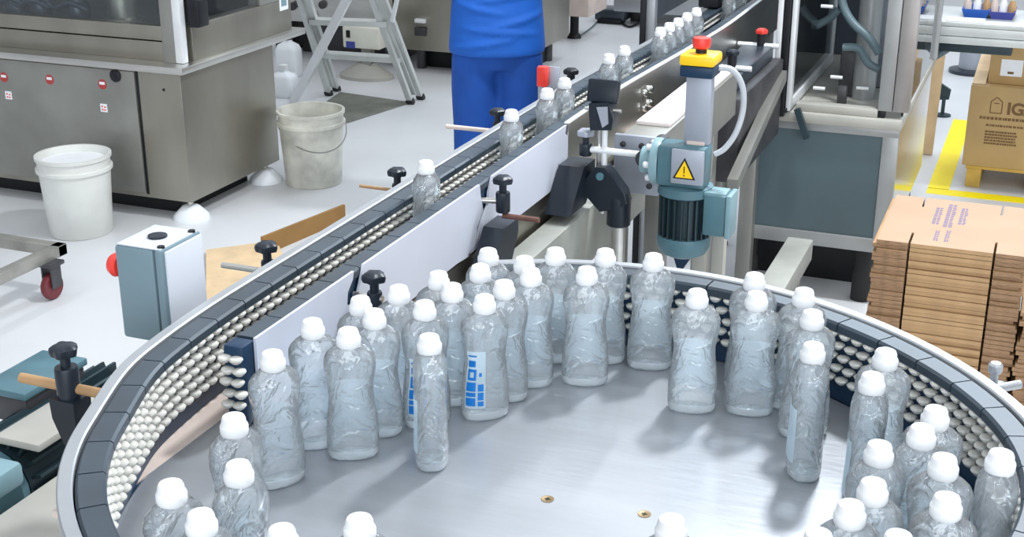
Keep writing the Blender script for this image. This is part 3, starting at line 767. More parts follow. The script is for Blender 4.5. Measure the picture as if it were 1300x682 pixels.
# upper housing
bm = nb(); span(bm, (-5.2, 4.405, .650), (-3.262, 4.44, .728), .003); obj('lower_rail', bm, 'steel_warm', t)
bm = nb(); span(bm, (-5.2, 4.398, .734), (-3.262, 4.45, .792), .003); obj('upper_rail', bm, 'steel_warm', t)
bm = nb(); span(bm, (-3.262, 4.39, .650), (-3.20, 4.46, 1.62), .003); obj('corner_post', bm, 'steel_dull', t)
bm = nb(); span(bm, (-3.20, 4.385, .652), (-3.163, 4.42, 1.62), .004); obj('corner_trim', bm, 'alu_white', t, label='pale corner trim')
bm = nb(); span(bm, (-3.197, 4.46, .650), (-3.165, 5.22, .79), .003); obj('side_rail', bm, 'steel_warm', t)
bm = nb(); span(bm, (-3.197, 4.97, .79), (-3.165, 5.22, 1.62), .003); sp2 = obj('side_panel', bm, 'steel_dull', t)
q = onx(360, 4, -3.165); bm = nb(); span(bm, (-3.165, q.y - .035, q.z - .03), (-3.1635, q.y + .035, q.z + .08)); span(bm, (-3.1634, q.y - .022, q.z - .012), (-3.1628, q.y + .022, q.z + .06), mi=1); obj('notice', bm, ['label_white', 'teal_light'], sp2, label='pale notice')
bm = nb(); span(bm, (-5.2, 4.41, .79), (-3.262, 4.418, 1.6)); obj('front_glazing', bm, 'glass', t)
bm = nb(); span(bm, (-3.186, 4.46, .79), (-3.178, 4.97, 1.6)); obj('side_glazing', bm, 'glass', t)
bm = nb(); span(bm, (-3.163, 4.425, .79), (-3.105, 4.50, .90), .008); obj('latch', bm, 'black', t)
bm = nb(); span(bm, (-5.2, 4.39, 1.6), (-3.16, 5.22, 1.68), .004); obj('roof', bm, 'steel', t)
bm = nb(); span(bm, (-5.2, 5.18, .65), (-3.2, 5.215, 1.6)); obj('back_panel', bm, 'dark', t)
bm = nb(); span(bm, (-5.15, 4.5, .72), (-3.28, 5.17, .745)); obj('inner_deck', bm, 'dark', t)
q = ony(157, 26, 4.62); bm = nb(); lathe(bm, [(.085, .745), (.085, .765), (.062, .775), (.062, 1.5)], (q.x, 4.62, 0), 28); obj('filling_column', bm, 'steel_warm', t)
for px, r in ((20, .06), (48, .045), (95, .05)):
    q = ony(px, 10, 4.6); bm = nb(); lathe(bm, [(r, .745), (r * 1.1, .80), (r * .6, .86), (r * .6, 1.2)], (q.x, 4.62, 0), 20); tube(bm, smoothpath([(q.x + .1, 4.56, .80), (q.x + .02, 4.54, .83), (q.x - .06, 4.55, .80), (q.x - .15, 4.56, .87)], 6), .012, 10); obj('filling_head', bm, 'darkpanel', t)

# ------------------------------------------------------------------ buckets
def bucket(label, px, py, scale, m, handle, lid):
    p = at(px, py, 0); s = scale
    t = thing('bucket', label, 'bucket', p, 'white plastic buckets on the floor')
    R0, R1, Hh = .122 * s, .140 * s, .325 * s
    bm = nb(); prof = [(R0 * .96, 0), (R0, .006), (R1 * .985, Hh * .80), (R1 * 1.055, Hh * .81), (R1 * 1.055, Hh * .85), (R1, Hh * .86), (R1, Hh * .955), (R1 * 1.05, Hh * .96), (R1 * 1.05, Hh), (R1 * .97, Hh), (R1 * .95, Hh * .95), (R0 * .93, .012), (.001, .010)]
    lathe(bm, prof, p, 48); obj('pail', bm, m, t)
    if lid:
        bm = nb(); lathe(bm, [(R1 * .93, Hh * .90), (R1 * .94, Hh * .915), (R1 * .5, Hh * .925), (.001, Hh * .922)], p, 40); obj('contents', bm, 'label_white', t)
    if handle:
        a0 = math.radians(-68); pts = []
        for k in range(21):
            u = k / 20 * PI; d = Vector((math.cos(u), 0, -math.sin(u) * .62)) * R1 * 1.08
            pts.append(p + Vector((d.x * math.cos(.3) , d.x * math.sin(.3), 0)) + Vector((.12 * s * math.sin(u) * math.cos(-.5), .125 * s * math.sin(u) * -1.05, Hh * .83 + d.z * 1.0)))
        bm = nb(); tube(bm, pts, .0028, 8); obj('handle', bm, 'steel_dull', t)
bucket('clean white bucket standing in front of the filling machine', 104, 294, 1.0, 'bucket', False, True)
bucket('stained white bucket with wire handle beside the machine corner', 399, 231, 1.03, 'bucket_dirty', True, False)

# ------------------------------------------------------------------ step ladder
t = thing('step_ladder', 'aluminium step ladder standing behind the stained bucket', 'ladder', (-3.5, 6.4, 0))
def extend(a, b, z): a, b = Vector(a), Vector(b); return a + (b - a) * ((z - a.z) / (b.z - a.z))
def rail_pair(base_px, top_px, base2, top2):
    a = at(*base_px, 0); b = ony(*top_px, 6.25); a2 = at(*base2, 0); b2 = ony(*top2, 6.25)
    b = extend(a, b, 1.15); b2 = extend(a2, b2, 1.15)
    bm = nb(); beam(bm, a, b, .032, .022, Vector((0, 1, 0))); beam(bm, a2, b2, .032, .022, Vector((0, 1, 0)))
    m1, m2 = (a + a2) / 2, (b + b2) / 2
    beam(bm, m1 + (m2 - m1) * .04, m2, .03, .006, Vector((0, 1, 0)))
    st = obj('stringer', bm, 'alu_light', t)
    for p, q in ((a, b), (a2, b2)):
        bm = nb(); beam(bm, p, p + (q - p) * .025, .04, .03, Vector((0, 1, 0))); obj('rubber_foot', bm, 'rubber', st)
    return lambda z: extend(m1, m2, z)
rA = rail_pair((522, 132), (473, 0), (535, 126), (488, 0))
rB = rail_pair((418, 121), (391, 33), (428, 115), (400, 25))
for py in (30, 82):
    q = ony(490 if py == 30 else 505, py, 6.4); z = q.z
    a, b = rB(z), rA(z); bm = nb(); d = (b - a).normalized(); n = Vector((-d.y, d.x, 0)) * .045
    prism(bm, [a - n, b - n, b + n, a + n], (0, 0, .028)); obj('tread', bm, 'alu_light', t)
a = at(372, 131, 0); b = extend(a, ony(440, 0, 6.2), 1.15)
bm = nb(); beam(bm, a, b, .045, .025, Vector((0, 1, 0))); obj('support_leg', bm, 'alu_white', t)
bm = nb(); beam(bm, ony(498, 27, 6.28), extend(ony(498, 27, 6.28), ony(506, -10, 6.2), 1.1), .02, .015, Vector((0, 1, 0))); obj('brace', bm, 'alu_white', t)
za = 1.15; a, b, cc = rB(za), rA(za), b
bm = nb(); span(bm, (min(a.x, b.x) - .02, a.y - .12, za), (max(a.x, b.x) + .03, a.y + .06, za + .03), .004); obj('platform', bm, 'alu_light', t)

# ------------------------------------------------------------------ machines at the back
t = thing('packing_machine', 'wide brushed steel machine standing behind the person in blue', 'machine', (-3.2, 7.7, 0))
bm = nb(); span(bm, (-3.70, 7.3, .14), (-2.86, 8.1, 1.3), .006); obj('cabinet', bm, 'steel_warm', t)
bm = nb(); span(bm, (-3.62, 7.5, 0), (-2.95, 8.0, .14)); obj('under_shade', bm, 'black', t)  # darkness under the cabinet, built in as a black block
for x in (-3.6, -2.95):
    for y in (7.45, 7.95):
        bm = nb(); tube(bm, [(x, y, 0), (x, y, .14)], .03, 14); obj('foot', bm, 'dark', t)
q = ony(535, 26, 7.3); bm = nb(); span(bm, (q.x - .035, 7.275, q.z - .012), (q.x + .035, 7.30, q.z + .012), .003); obj('handle', bm, 'alu_white', t)
q = ony(534, 40, 7.3); bm = nb(); span(bm, (q.x - .035, 7.285, q.z - .025), (q.x + .035, 7.30, q.z + .025), .003); obj('lock', bm, 'dark', t)
t = thing('tall_cabinet', 'pale grey steel cabinet with small fittings seen behind the ladder', 'cabinet', (-4.3, 7.6, 0))
bm = nb(); span(bm, (-4.75, 7.35, .25), (-3.74, 8.1, 1.4), .006); obj('cabinet', bm, 'steel', t)
for x in (-4.65, -3.85):
    bm = nb(); span(bm, (x - .03, 7.5, 0), (x + .03, 7.9, .25), .003); obj('leg', bm, 'dark', t)
for px, py in ((372, 8), (380, 4), (392, 12), (398, 20), (410, 6)):
    q = ony(px, py, 7.35); bm = nb(); lathe(bm, [(.025, 0), (.025, .015), (.012, .02)], (q.x, 7.35, q.z), 14, (0, -1, 0)); obj('fitting', bm, 'dark', t)
bm = nb(); span(bm, (-4.55, 7.62, .0), (-3.9, 7.88, .22), .01); t2 = tag(obj('floor_duct', bm, 'dark', loc=(-4, 7.8, .0)), 'dark duct low behind the ladder', 'duct')
bm = nb(); t = thing('junction_box', 'cream switch box with small blue sticker on a post behind ladder treads', 'switch box', (-3.9, 7.05, 0))
a, b = ony(434, 33, 7.0), ony(482, 64, 7.0)
span(bm, (a.x, 7.0, b.z), (b.x, 7.12, a.z), .01); cb = obj('case', bm, 'cream', t)
q = ony(446, 57, 7.0); bm = nb(); span(bm, (q.x - .035, 6.9985, q.z - .02), (q.x + .025, 7.0, q.z + .02)); obj('sticker', bm, 'navy_sticker', cb)
q = ony(442, 43, 7.0); bm = nb(); span(bm, (q.x - .013, 6.995, q.z - .022), (q.x + .013, 7.0, q.z + .022), .002); obj('window', bm, 'black', cb)
q = ony(467, 90, 7.05); bm = nb(); span(bm, (q.x - .03, 7.03, 0), (q.x + .03, 7.09, b.z + .01), .003); obj('post', bm, 'steel_dull', t)
bm = nb(); lathe(bm, [(.15, 0), (.15, .02), (.08, .07), (.05, .09)], (q.x - .02, 7.07, 0), 24, sx=1.15, sy=.8); obj('base', bm, 'beige_white', t)
# jugs beside machine
for px, py, h, lab in ((362, 122, .15, 'cloudy white jug in front, between machine corner and ladder'), (368, 96, .22, 'cloudy white jug with black cap standing behind a lower one')):
    p = at(px, py, 0); t = thing('plastic_jug', lab, 'jug', p, 'cloudy white jugs')
    bm = nb(); rr = []
    for k, z in ((.9, 0), (1, .01), (1, h * .72), (.8, h * .86), (.35, h * .95), (.3, h)): rr.append([v + p for v in sec((.075 * k, .06 * k), z, 1, 24, 3.5)])
    rings(bm, rr); obj('body', bm, 'jug', t)
    bm = nb(); lathe(bm, [(.024, h), (.025, h + .004), (.025, h + .03), (.02, h + .033)], p, 20); obj('cap', bm, 'black' if h > .2 else 'cap', t)
# floor shadow under the ladder, put in as a dark sheet
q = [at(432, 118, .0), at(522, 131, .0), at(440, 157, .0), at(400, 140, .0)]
bm = nb(); prism(bm, [(p.x, p.y, .0) for p in q], (0, 0, .006)); tag(obj('ladder_shadow', bm, 'shadow_dark', loc=(q[0].x, q[0].y, 0)), 'dark olive sheet standing in for the shadow under the ladder', 'shadow')

# far table and box right of the person
t = thing('feed_hopper', 'beige machine box with red emblem on a black jack foot, right of person', 'machine', (-3.05, 8.8, 0))
a = ony(690, 16, 8.6); bm = nb(); span(bm, (-3.35, 8.6, .17), (-2.90, 9.0, .75), .01); hb = obj('case', bm, 'wear', t)
q = ony(705, 2, 8.6); bm = nb(); lathe(bm, [(.04, 0), (.04, .004)], (q.x, 8.6, q.z), 20, (0, -1, 0)); lathe(bm, [(.018, .004), (.018, .006)], (q.x, 8.6, q.z), 16, (0, -1, 0), 1); obj('emblem', bm, ['red', 'navy_sticker'], hb)
q = at(729, 48, 0); bm = nb(); tube(bm, [(q.x, q.y, .02), (q.x, q.y, .17)], .03, 14); lathe(bm, [(.05, 0), (.045, .02), (.025, .04)], q, 16); obj('jack_foot', bm, 'black', t)
bm = nb(); span(bm, (-3.33, 8.62, 0), (-3.27, 8.95, .17), .004); obj('leg', bm, 'dark', t)
t = thing('work_table', 'grey work table at the very back above the white floor', 'table', (-2.5, 9.6, 0))
bm = nb(); span(bm, (-2.95, 9.3, .10), (-1.9, 10.2, .24), .01); obj('top', bm, 'alu', t)
for x in (-2.85, -2.0):
    bm = nb(); span(bm, (x - .03, 9.5, 0), (x + .03, 9.56, .10), .003); obj('leg', bm, 'dark', t)
p = at(776, 30, 0); t = thing('floor_motor', 'small black motor box on the white floor at the back', 'motor', p)
bm = nb(); span(bm, (p.x - .13, p.y, .02), (p.x + .10, p.y + .2, .10), .01); obj('case', bm, 'darkpanel', t)
bm = nb(); span(bm, (p.x - .10, p.y - .03, 0), (p.x + .08, p.y + .1, .035), .008); obj('base', bm, 'black', t)
pts = [at(790, 30, .01), at(800, 34, .01), at(812, 28, .01), at(820, 18, .01), at(832, 24, .01)]
bm = nb(); tube(bm, smoothpath(pts, 6), .008, 8); tag(obj('floor_cable', bm, 'black', loc=pts[0]), 'black cable curling on the floor beside the small motor box', 'cable')
pts = [at(737, 45, .01), at(752, 34, .01), at(764, 20, .01)]
bm = nb(); tube(bm, smoothpath(pts, 6), .006, 8); tag(obj('floor_cable', bm, 'hose', loc=pts[0]), 'thin cable between the jack foot and the small motor box', 'cable')

# ------------------------------------------------------------------ person
P0 = at(632, 306, 0)
def person():
    root = thing('person', 'person in blue shirt and blue trousers standing with back to the camera', 'person', (P0.x, P0.y, 0))
    R = Matrix.Rotation(YAW + .10, 3, 'Z')
    def T(p): return R @ Vector(p) + Vector((P0.x, P0.y, 0))
    def ell(c, rx, ry, n=20): return [Vector((c[0] + rx * math.cos(2 * PI * k / n), c[1] + ry * math.sin(2 * PI * k / n), c[2])) for k in range(n)]
    def limb(bm, pts):                   # pts: (x,y,z,r)
        for a, b in zip(pts, pts[1:]):
            tube(bm, [a[:3], [(a[i] + b[i]) / 2 for i in range(3)], b[:3]], a[3], 14, True, 0, b[3])
        for a in pts: bmesh.ops.create_icosphere(bm, subdivisions=2, radius=a[3], matrix=Matrix.Translation(a[:3]))
    def finish(name, bm, m, vox, sm):
        bmesh.ops.transform(bm, matrix=R.to_4x4(), verts=bm.verts)
        bmesh.ops.translate(bm, vec=Vector((P0.x, P0.y, 0)), verts=bm.verts)
        o = obj(name, bm, m, root if name != 'body' else root, angle=180)
        r = o.modifiers.new('remesh', 'REMESH'); r.mode = 'VOXEL'; r.voxel_size = vox; r.use_smooth_shade = True
        s = o.modifiers.new('smooth', 'SMOOTH'); s.iterations = sm; s.factor = .5
        return o
    # body (facing +y in local space)
    bm = nb()
    for sx in (-1, 1):
        limb(bm, [(sx * .085, 0, .80, .072), (sx * .09, .012, .43, .050), (sx * .095, -.01, .08, .036)])
        limb(bm, [(sx * .098, -.03, .045, .034), (sx * .105, .12, .028, .026)])
        limb(bm, [(sx * .165, 0, 1.29, .048), (sx * .225, -.02, 1.04, .037), (sx * .17, .20, .98, .026)])
        h = Vector((sx * .16, .235, .975)); box(bm, h, (.066, .075, .024), .008)
        for k in range(4):
            x0 = h.x - .027 + k * .018; L = (.058, .066, .062, .048)[k]
            limb(bm, [(x0, h.y + .035, h.z, .0082), (x0, h.y + .035 + L * .55, h.z - .006, .0076), (x0, h.y + .035 + L * .85, h.z - .026, .0068)])
        limb(bm, [(h.x - sx * .03, h.y - .01, h.z, .010), (h.x - sx * .055, h.y + .025, h.z - .004, .009), (h.x - sx * .05, h.y + .055, h.z - .012, .0078)])
    rings(bm, [ell((0, 0, z), a, b) for z, a, b in ((.74, .13, .085), (.86, .165, .105), (.98, .145, .09), (1.15, .165, .10), (1.28, .18, .095), (1.36, .10, .07), (1.42, .055, .055))])
    limb(bm, [(0, .0, 1.38, .052), (0, .012, 1.46, .050)])
    bmesh.ops.create_uvsphere(bm, u_segments=20, v_segments=14, radius=1, matrix=Matrix.Translation((0, .018, 1.56)) @ Matrix.Diagonal((.074, .092, .108, 1)))
    limb(bm, [(0, .108, 1.575, .010), (0, .118, 1.55, .014)])
    limb(bm, [(-.022, .103, 1.512, .007), (.022, .103, 1.512, .007)])
    for sx in (-1, 1): limb(bm, [(sx * .075, .01, 1.575, .012), (sx * .078, .008, 1.545, .011)])
    finish('body', bm, 'skin', .0075, 2)
    # trousers
    bm = nb()
    for sx in (-1, 1):
        rings(bm, [ell((sx * x, y, z), a, b) for x, y, z, a, b in ((.088, .0, .055, .070, .074), (.086, -.004, .12, .076, .080), (.084, .0, .30, .084, .086), (.082, .006, .46, .086, .088), (.081, .0, .62, .093, .098), (.080, -.008, .74, .092, .100), (.072, -.008, .80, .085, .098))])
    rings(bm, [ell((0, -.008, z), a, b) for z, a, b in ((.70, .145, .10), (.76, .166, .118), (.82, .170, .124), (.88, .166, .116), (.95, .15, .10))])
    finish('trousers', bm, 'blue_trousers', .011, 3)
    # loose shirt with hem below the hips
    bm = nb()
    rings(bm, [ell((0, -.004, z), a, b, 28) for z, a, b in ((.755, .178, .138), (.77, .182, .142), (.80, .180, .138), (.88, .174, .126), (.98, .166, .112), (1.12, .178, .116), (1.25, .192, .112), (1.31, .180, .10), (1.37, .10, .075))])
    for sx in (-1, 1): limb(bm, [(sx * .16, 0, 1.29, .064), (sx * .215, -.015, 1.10, .058)])
    for z0, ta, tb, sl in ((.80, -1.3, .5, .05), (.845, -1.0, 1.1, -.03), (.885, -.4, 1.35, .06), (.93, -1.3, .2, -.05), (.97, -.7, 1.2, .04)):   # folds over the hips
        pts = []
        for i in range(13):
            u = i / 12; th = ta + (tb - ta) * u; z = z0 + sl * (u - .5)
            f = max(0, min(1, (z - .77) / .21)); sink = .010 * abs(2 * u - 1) ** 2
            pts.append(((.182 - .016 * f - sink) * math.sin(th), -(.142 - .030 * f - sink) * math.cos(th) - .001, z))
        tube(bm, pts, .013, 8)
    finish('shirt', bm, 'blue_shirt', .0075, 2)
    bm = nb()
    bmesh.ops.create_uvsphere(bm, u_segments=20, v_segments=14, radius=1, matrix=Matrix.Translation((0, -.002, 1.585)) @ Matrix.Diagonal((.082, .090, .098, 1)))
    finish('hair', bm, 'hair', .009, 1)
    for sx in (-1, 1):
        bm = nb(); rr = []
        for y, w, h0, h1 in ((-.065, .030, .0, .055), (-.03, .038, 0, .085), (.03, .040, 0, .075), (.09, .044, 0, .055), (.14, .040, 0, .042), (.165, .022, .004, .03)):
            rr.append([Vector((sx * .10 + w * a, y, h0 + (h1 - h0) * b)) for a, b in ((-1, 0), (1, 0), (1, .5), (.6, 1), (-.6, 1), (-1, .5))])
        rings(bm, rr); bmesh.ops.transform(bm, matrix=R.to_4x4(), verts=bm.verts); bmesh.ops.translate(bm, vec=Vector((P0.x, P0.y, 0)), verts=bm.verts)
        obj('shoe', bm, 'black', root)
person()

# ------------------------------------------------------------------ trolley
t = thing('trolley', 'low steel frame trolley with maroon caster at the left edge', 'trolley', (-3.3, 3.2, 0))
bm = nb(); span(bm, (-3.17, 2.7, .135), (-3.13, 3.56, .175), .003); span(bm, (-3.9, 3.515, .135), (-3.13, 3.56, .175), .003); span(bm, (-3.9, 2.7, .135), (-3.86, 3.56, .175), .003); span(bm, (-3.9, 2.7, .135), (-3.13, 2.74, .175), .003)
span(bm, (-3.52, 2.7, .135), (-3.48, 3.52, .172), .003); obj('frame', bm, 'cart', t)
for x, y in ((-3.13, 3.47), (-3.86, 3.47), (-3.13, 2.78), (-3.86, 2.78)):
    bm = nb(); span(bm, (x - .035, y - .035, .122), (x + .03, y + .035, .136), .002); span(bm, (x - .022, y - .03, .045), (x - .017, y + .02, .122)); span(bm, (x + .017, y - .03, .045), (x + .022, y + .02, .122)); cs = obj('caster', bm, 'dark', t)
    bm = nb(); lathe(bm, [(.020, -.013), (.044, -.013), (.048, -.006), (.048, .006), (.044, .013), (.020, .013)], (x, y - .01, .048), 24, (1, 0, 0)); obj('wheel', bm, 'maroon', cs)

# cardboard on the floor
t = thing('cardboard_sheet', 'tan cardboard sheet with an upright brown flap lying left of conveyor', 'cardboard', (-2.6, 4.1, 0))
q = [at(262, 400, 0), at(262, 322, 0), at(352, 310, 0), at(360, 330, 0)]
bm = nb(); prism(bm, [(p.x, p.y, .004) for p in q], (0, 0, .012)); obj('sheet', bm, 'plywood', t)
a, b = at(335, 325, 0), at(439, 280, 0)
bm = nb(); prism(bm, [(a.x, a.y, 0), (b.x, b.y, 0), (b.x, b.y, .068), (a.x, a.y, .075)], (-.012, .004, 0)); obj('flap', bm, 'card_brown', t, label='upright brown flap')

# ------------------------------------------------------------------ drive motor and covers, lower left
t = thing('drive_motor', 'dark finned drive motor with teal boxes below the turntable edge', 'motor', (-1.62, 1.78, 0))
ax0, ax1 = Vector((-1.665, 1.64, .53)), Vector((-1.665, 2.0, .53))
bm = nb(); tube(bm, [ax0, ax1], .075, 24)
for k in range(20):
    a = 2 * PI * k / 20; box(bm, ((ax0 + ax1) / 2) + Vector((math.cos(a) * .083, 0, math.sin(a) * .083)), (.026, .34, .006), 0, Matrix.Rotation(-a, 3, 'Y'))
obj('finned_body', bm, 'teal_dark', t)
bm = nb(); span(bm, (-1.79, 1.76, .585), (-1.69, 1.93, .64), .006); tb = obj('terminal_box', bm, 'dark', t)
bm = nb(); span(bm, (-1.795, 1.755, .64), (-1.685, 1.935, .655), .003); obj('lid', bm, 'teal', tb)
bm = nb(); span(bm, (-1.66, 1.64, .615), (-1.56, 1.84, .630), .003); obj('rating_plate', bm, 'beige_white', t)
bm = nb(); lathe(bm, [(.05, 0), (.078, .006), (.078, .022), (.045, .035), (.03, .04)], ax0 + Vector((0, .0, 0)), 24, (0, -1, 0)); obj('end_bell', bm, 'teal', t)
bm = nb(); span(bm, (-1.64, 1.52, .575), (-1.56, 1.60, .62), .01); obj('cable_gland', bm, 'teal_light', t)
bm = nb(); span(bm, (-1.75, 1.56, 0), (-1.58, 1.98, .445), .006); obj('stand', bm, 'dark', t)
t = thing('sheet_cover', 'pale sheet metal cover at the lower left beside turntable rim', 'cover', (-1.33, 1.27, 0))
bm = nb(); span(bm, (-1.50, 1.0, .30), (-1.18, 1.62, .60), .006); obj('upper_box', bm, 'beige_white', t)
bm = nb(); span(bm, (-1.75, .85, .0), (-1.505, 1.46, .575), .006); obj('lower_box', bm, 'beige_white', t)
bm = nb(); span(bm, (-1.47, 1.05, .0), (-1.24, 1.58, .30), .004); obj('base', bm, 'dark', t)

# ------------------------------------------------------------------ right-hand machine
YC = 4.45
t = thing('labelling_machine', 'glazed machine on a grey-teal cabinet with pale frame', 'machine', (-.66, 4.9, 0))
XL, XR = -.93, -.415
bm = nb(); span(bm, (XL, YC + .012, .21), (XR - .012, 5.55, .625), .003); obj('cabinet', bm, 'steel', t)
bm = nb(); span(bm, (XL + .03, YC + .004, .25), (-.468, YC + .02, .604)); obj('front_panel', bm, 'panel', t, label='grey-teal front panel')
bm = nb(); span(bm, (XL, YC - .004, .20), (XR, YC + .03, .249), .003); span(bm, (XL, YC - .004, .605), (XR, YC + .03, .632), .003); span(bm, (-.467, YC - .003, .22), (XR, YC + .03, .62), .003); span(bm, (XL, YC - .003, .22), (XL + .03, YC + .03, .62), .003); obj('frame', bm, 'alu_mid', t)
bm = nb(); span(bm, (XR - .012, YC + .03, .22), (XR - .002, 5.55, .62)); obj('side_panel', bm, 'steel_bright', t)
bm = nb(); span(bm, (XL + .02, YC + .22, 0), (XR - .05, 5.4, .21)); obj('under_shade', bm, 'black', t)  # black block set back, stands for the shade beneath the cabinet
bm = nb(); span(bm, (XL, YC - .02, .632), (XR + .006, 5.58, .668), .006); obj('worktop', bm, 'beige_white', t)
bm = nb(); span(bm, (-.76, YC + .0, .668), (-.49, YC + .05, .695), .004); obj('sill', bm, 'beige_white', t)
for x, y in ((-.495, YC + .07), (-.90, YC + .07), (-.495, 5.45), (-.90, 5.45)):
    bm = nb(); lathe(bm, [(.036, .0), (.036, .10), (.03, .11), (.03, .205)], (x, y, 0), 20); obj('foot', bm, 'rubber', t)
for x0, x1, m in ((-.492, -.446, 'alu_mid'), (-.444, -.392, 'post_metal')):
    bm = nb(); span(bm, (x0, YC, .692), (x1, YC + .045, 1.62), .003); obj('post', bm, m, t)
bm = nb(); span(bm, (-.492, YC + .002, .668), (-.468, YC + .04, .692), .002); obj('post_foot', bm, 'black', t)
bm = nb(); span(bm, (-.44, 5.5, .668), (-.40, 5.54, 1.62), .003); obj('post', bm, 'alu_mid', t)
bm = nb(); span(bm, (-.93, 5.5, .668), (-.89, 5.54, 1.62), .003); obj('post', bm, 'alu_mid', t)
bm = nb(); span(bm, (-.93, YC, 1.62), (-.39, 5.56, 1.68), .003); obj('roof_frame', bm, 'alu_mid', t)
bm = nb(); span(bm, (-.42, YC + .05, .668), (-.414, 5.5, 1.62)); obj('side_glazing', bm, 'glass', t)
bm = nb(); span(bm, (-.90, 5.46, .668), (-.44, 5.49, 1.62)); obj('back_panel', bm, 'darkpanel', t)
# guard door leaf standing open along the machine
dp = nb(); xg = -.775
span(dp, (xg - .012, 4.41, .675), (xg + .004, 4.45, 1.62), .002); span(dp, (xg - .012, 5.26, .675), (xg + .004, 5.29, 1.62), .002); span(dp, (xg - .012, 4.45, .675), (xg + .004, 5.26, .71), .002); span(dp, (xg - .012, 4.45, 1.58), (xg + .004, 5.26, 1.62), .002)
d = obj('guard_door', dp, 'alu_white', t, label='open guard door with pale frame')
bm = nb(); span(bm, (xg - .006, 4.45, .71), (xg - .002, 5.26, 1.58)); obj('pane', bm, 'glass', d)
bm = nb(); span(bm, (-.812, 4.40, .655), (-.790, 4.44, 1.62), .002); obj('hinge_post', bm, 'black', t)
bm = nb(); span(bm, (-.832, 4.40, .668), (-.814, 4.44, 1.62), .002); obj('door_edge', bm, 'alu_white', t)
bm = nb(); span(bm, (-.93, 4.405, .685), (-.832, 4.435, .70), .002); obj('front_rail', bm, 'alu_white', t)
bm = nb(); span(bm, (-.93, 4.405, .668), (-.78, 4.44, .684), .002); obj('lower_rail', bm, 'black', t)
# parts behind the glass
bm = nb(); lathe(bm, [(.04, .668), (.04, 1.5)], (-.575, 4.72, 0), 24); obj('clear_column', bm, 'alu_mid', t)
bm = nb(); span(bm, (-.665, 4.72, .668), (-.605, 4.84, .83), .01); obj('drive_block', bm, 'dark', t)
bm = nb(); span(bm, (-.645, 4.58, .668), (-.615, 4.61, .735), .004); obj('stop_block', bm, 'dark', t)
bm = nb(); span(bm, (-.60, 4.9, .668), (-.47, 5.2, 1.0), .01); obj('label_unit', bm, 'plate_grey', t)
for pts in ([ony(1066, -30, 4.6), ony(1070, 5, 4.6), ony(1082, 28, 4.58), ony(1103, 48, 4.56), ony(1116, 68, 4.56)], [ony(1070, 60, 4.6), ony(1090, 62, 4.6), ony(1102, 80, 4.58), ony(1116, 88, 4.58)], [ony(1010, 48, 4.9), ony(1030, 36, 4.9), ony(1052, 24, 4.9), ony(1064, 12, 4.9)]):
    bm = nb(); tube(bm, smoothpath(pts, 8), .014, 12); obj('hose', bm, 'hose', t)
for px, py in ((1062, 98), (1050, 8), (1095, 112), (1040, 112)):
    q = ony(px, py, 4.60); bm = nb(); tube(bm, [(q.x - .02, q.y, q.z), (q.x + .02, q.y, q.z)], .006, 10); obj('rod', bm, 'alu_white', t)
bm = nb(); q0, q1 = ony(1012, 138, 4.414), ony(1024, 176, 4.414); beam(bm, q0, q1, .02, .02, Vector((0, 1, 0))); tag(obj('door_strap', bm, 'teal_dark', loc=q1), 'short dark strap hanging over the cabinet edge', 'strap')
t2 = thing('transfer_unit', 'dark steel transfer unit between far conveyor and glazed machine', 'machine', (-.86, 4.05, 0))
bm = nb(); span(bm, (-.935, 3.76, .60), (-.80, 4.39, .855), .006); obj('housing', bm, 'dark', t2)
bm = nb(); span(bm, (-.93, 3.80, .855), (-.83, 4.36, .90), .006); obj('cover', bm, 'darkpanel', t2)
bm = nb(); beam(bm, (-.765, 3.55, .66), (-.80, 4.38, .80), .03, .035); obj('guide_bar', bm, 'steel_dull', t2)
for y in (3.82, 4.32):
    bm = nb(); span(bm, (-.90, y - .025, 0), (-.85, y + .025, .60), .003); obj('leg', bm, 'steel_dull', t2)
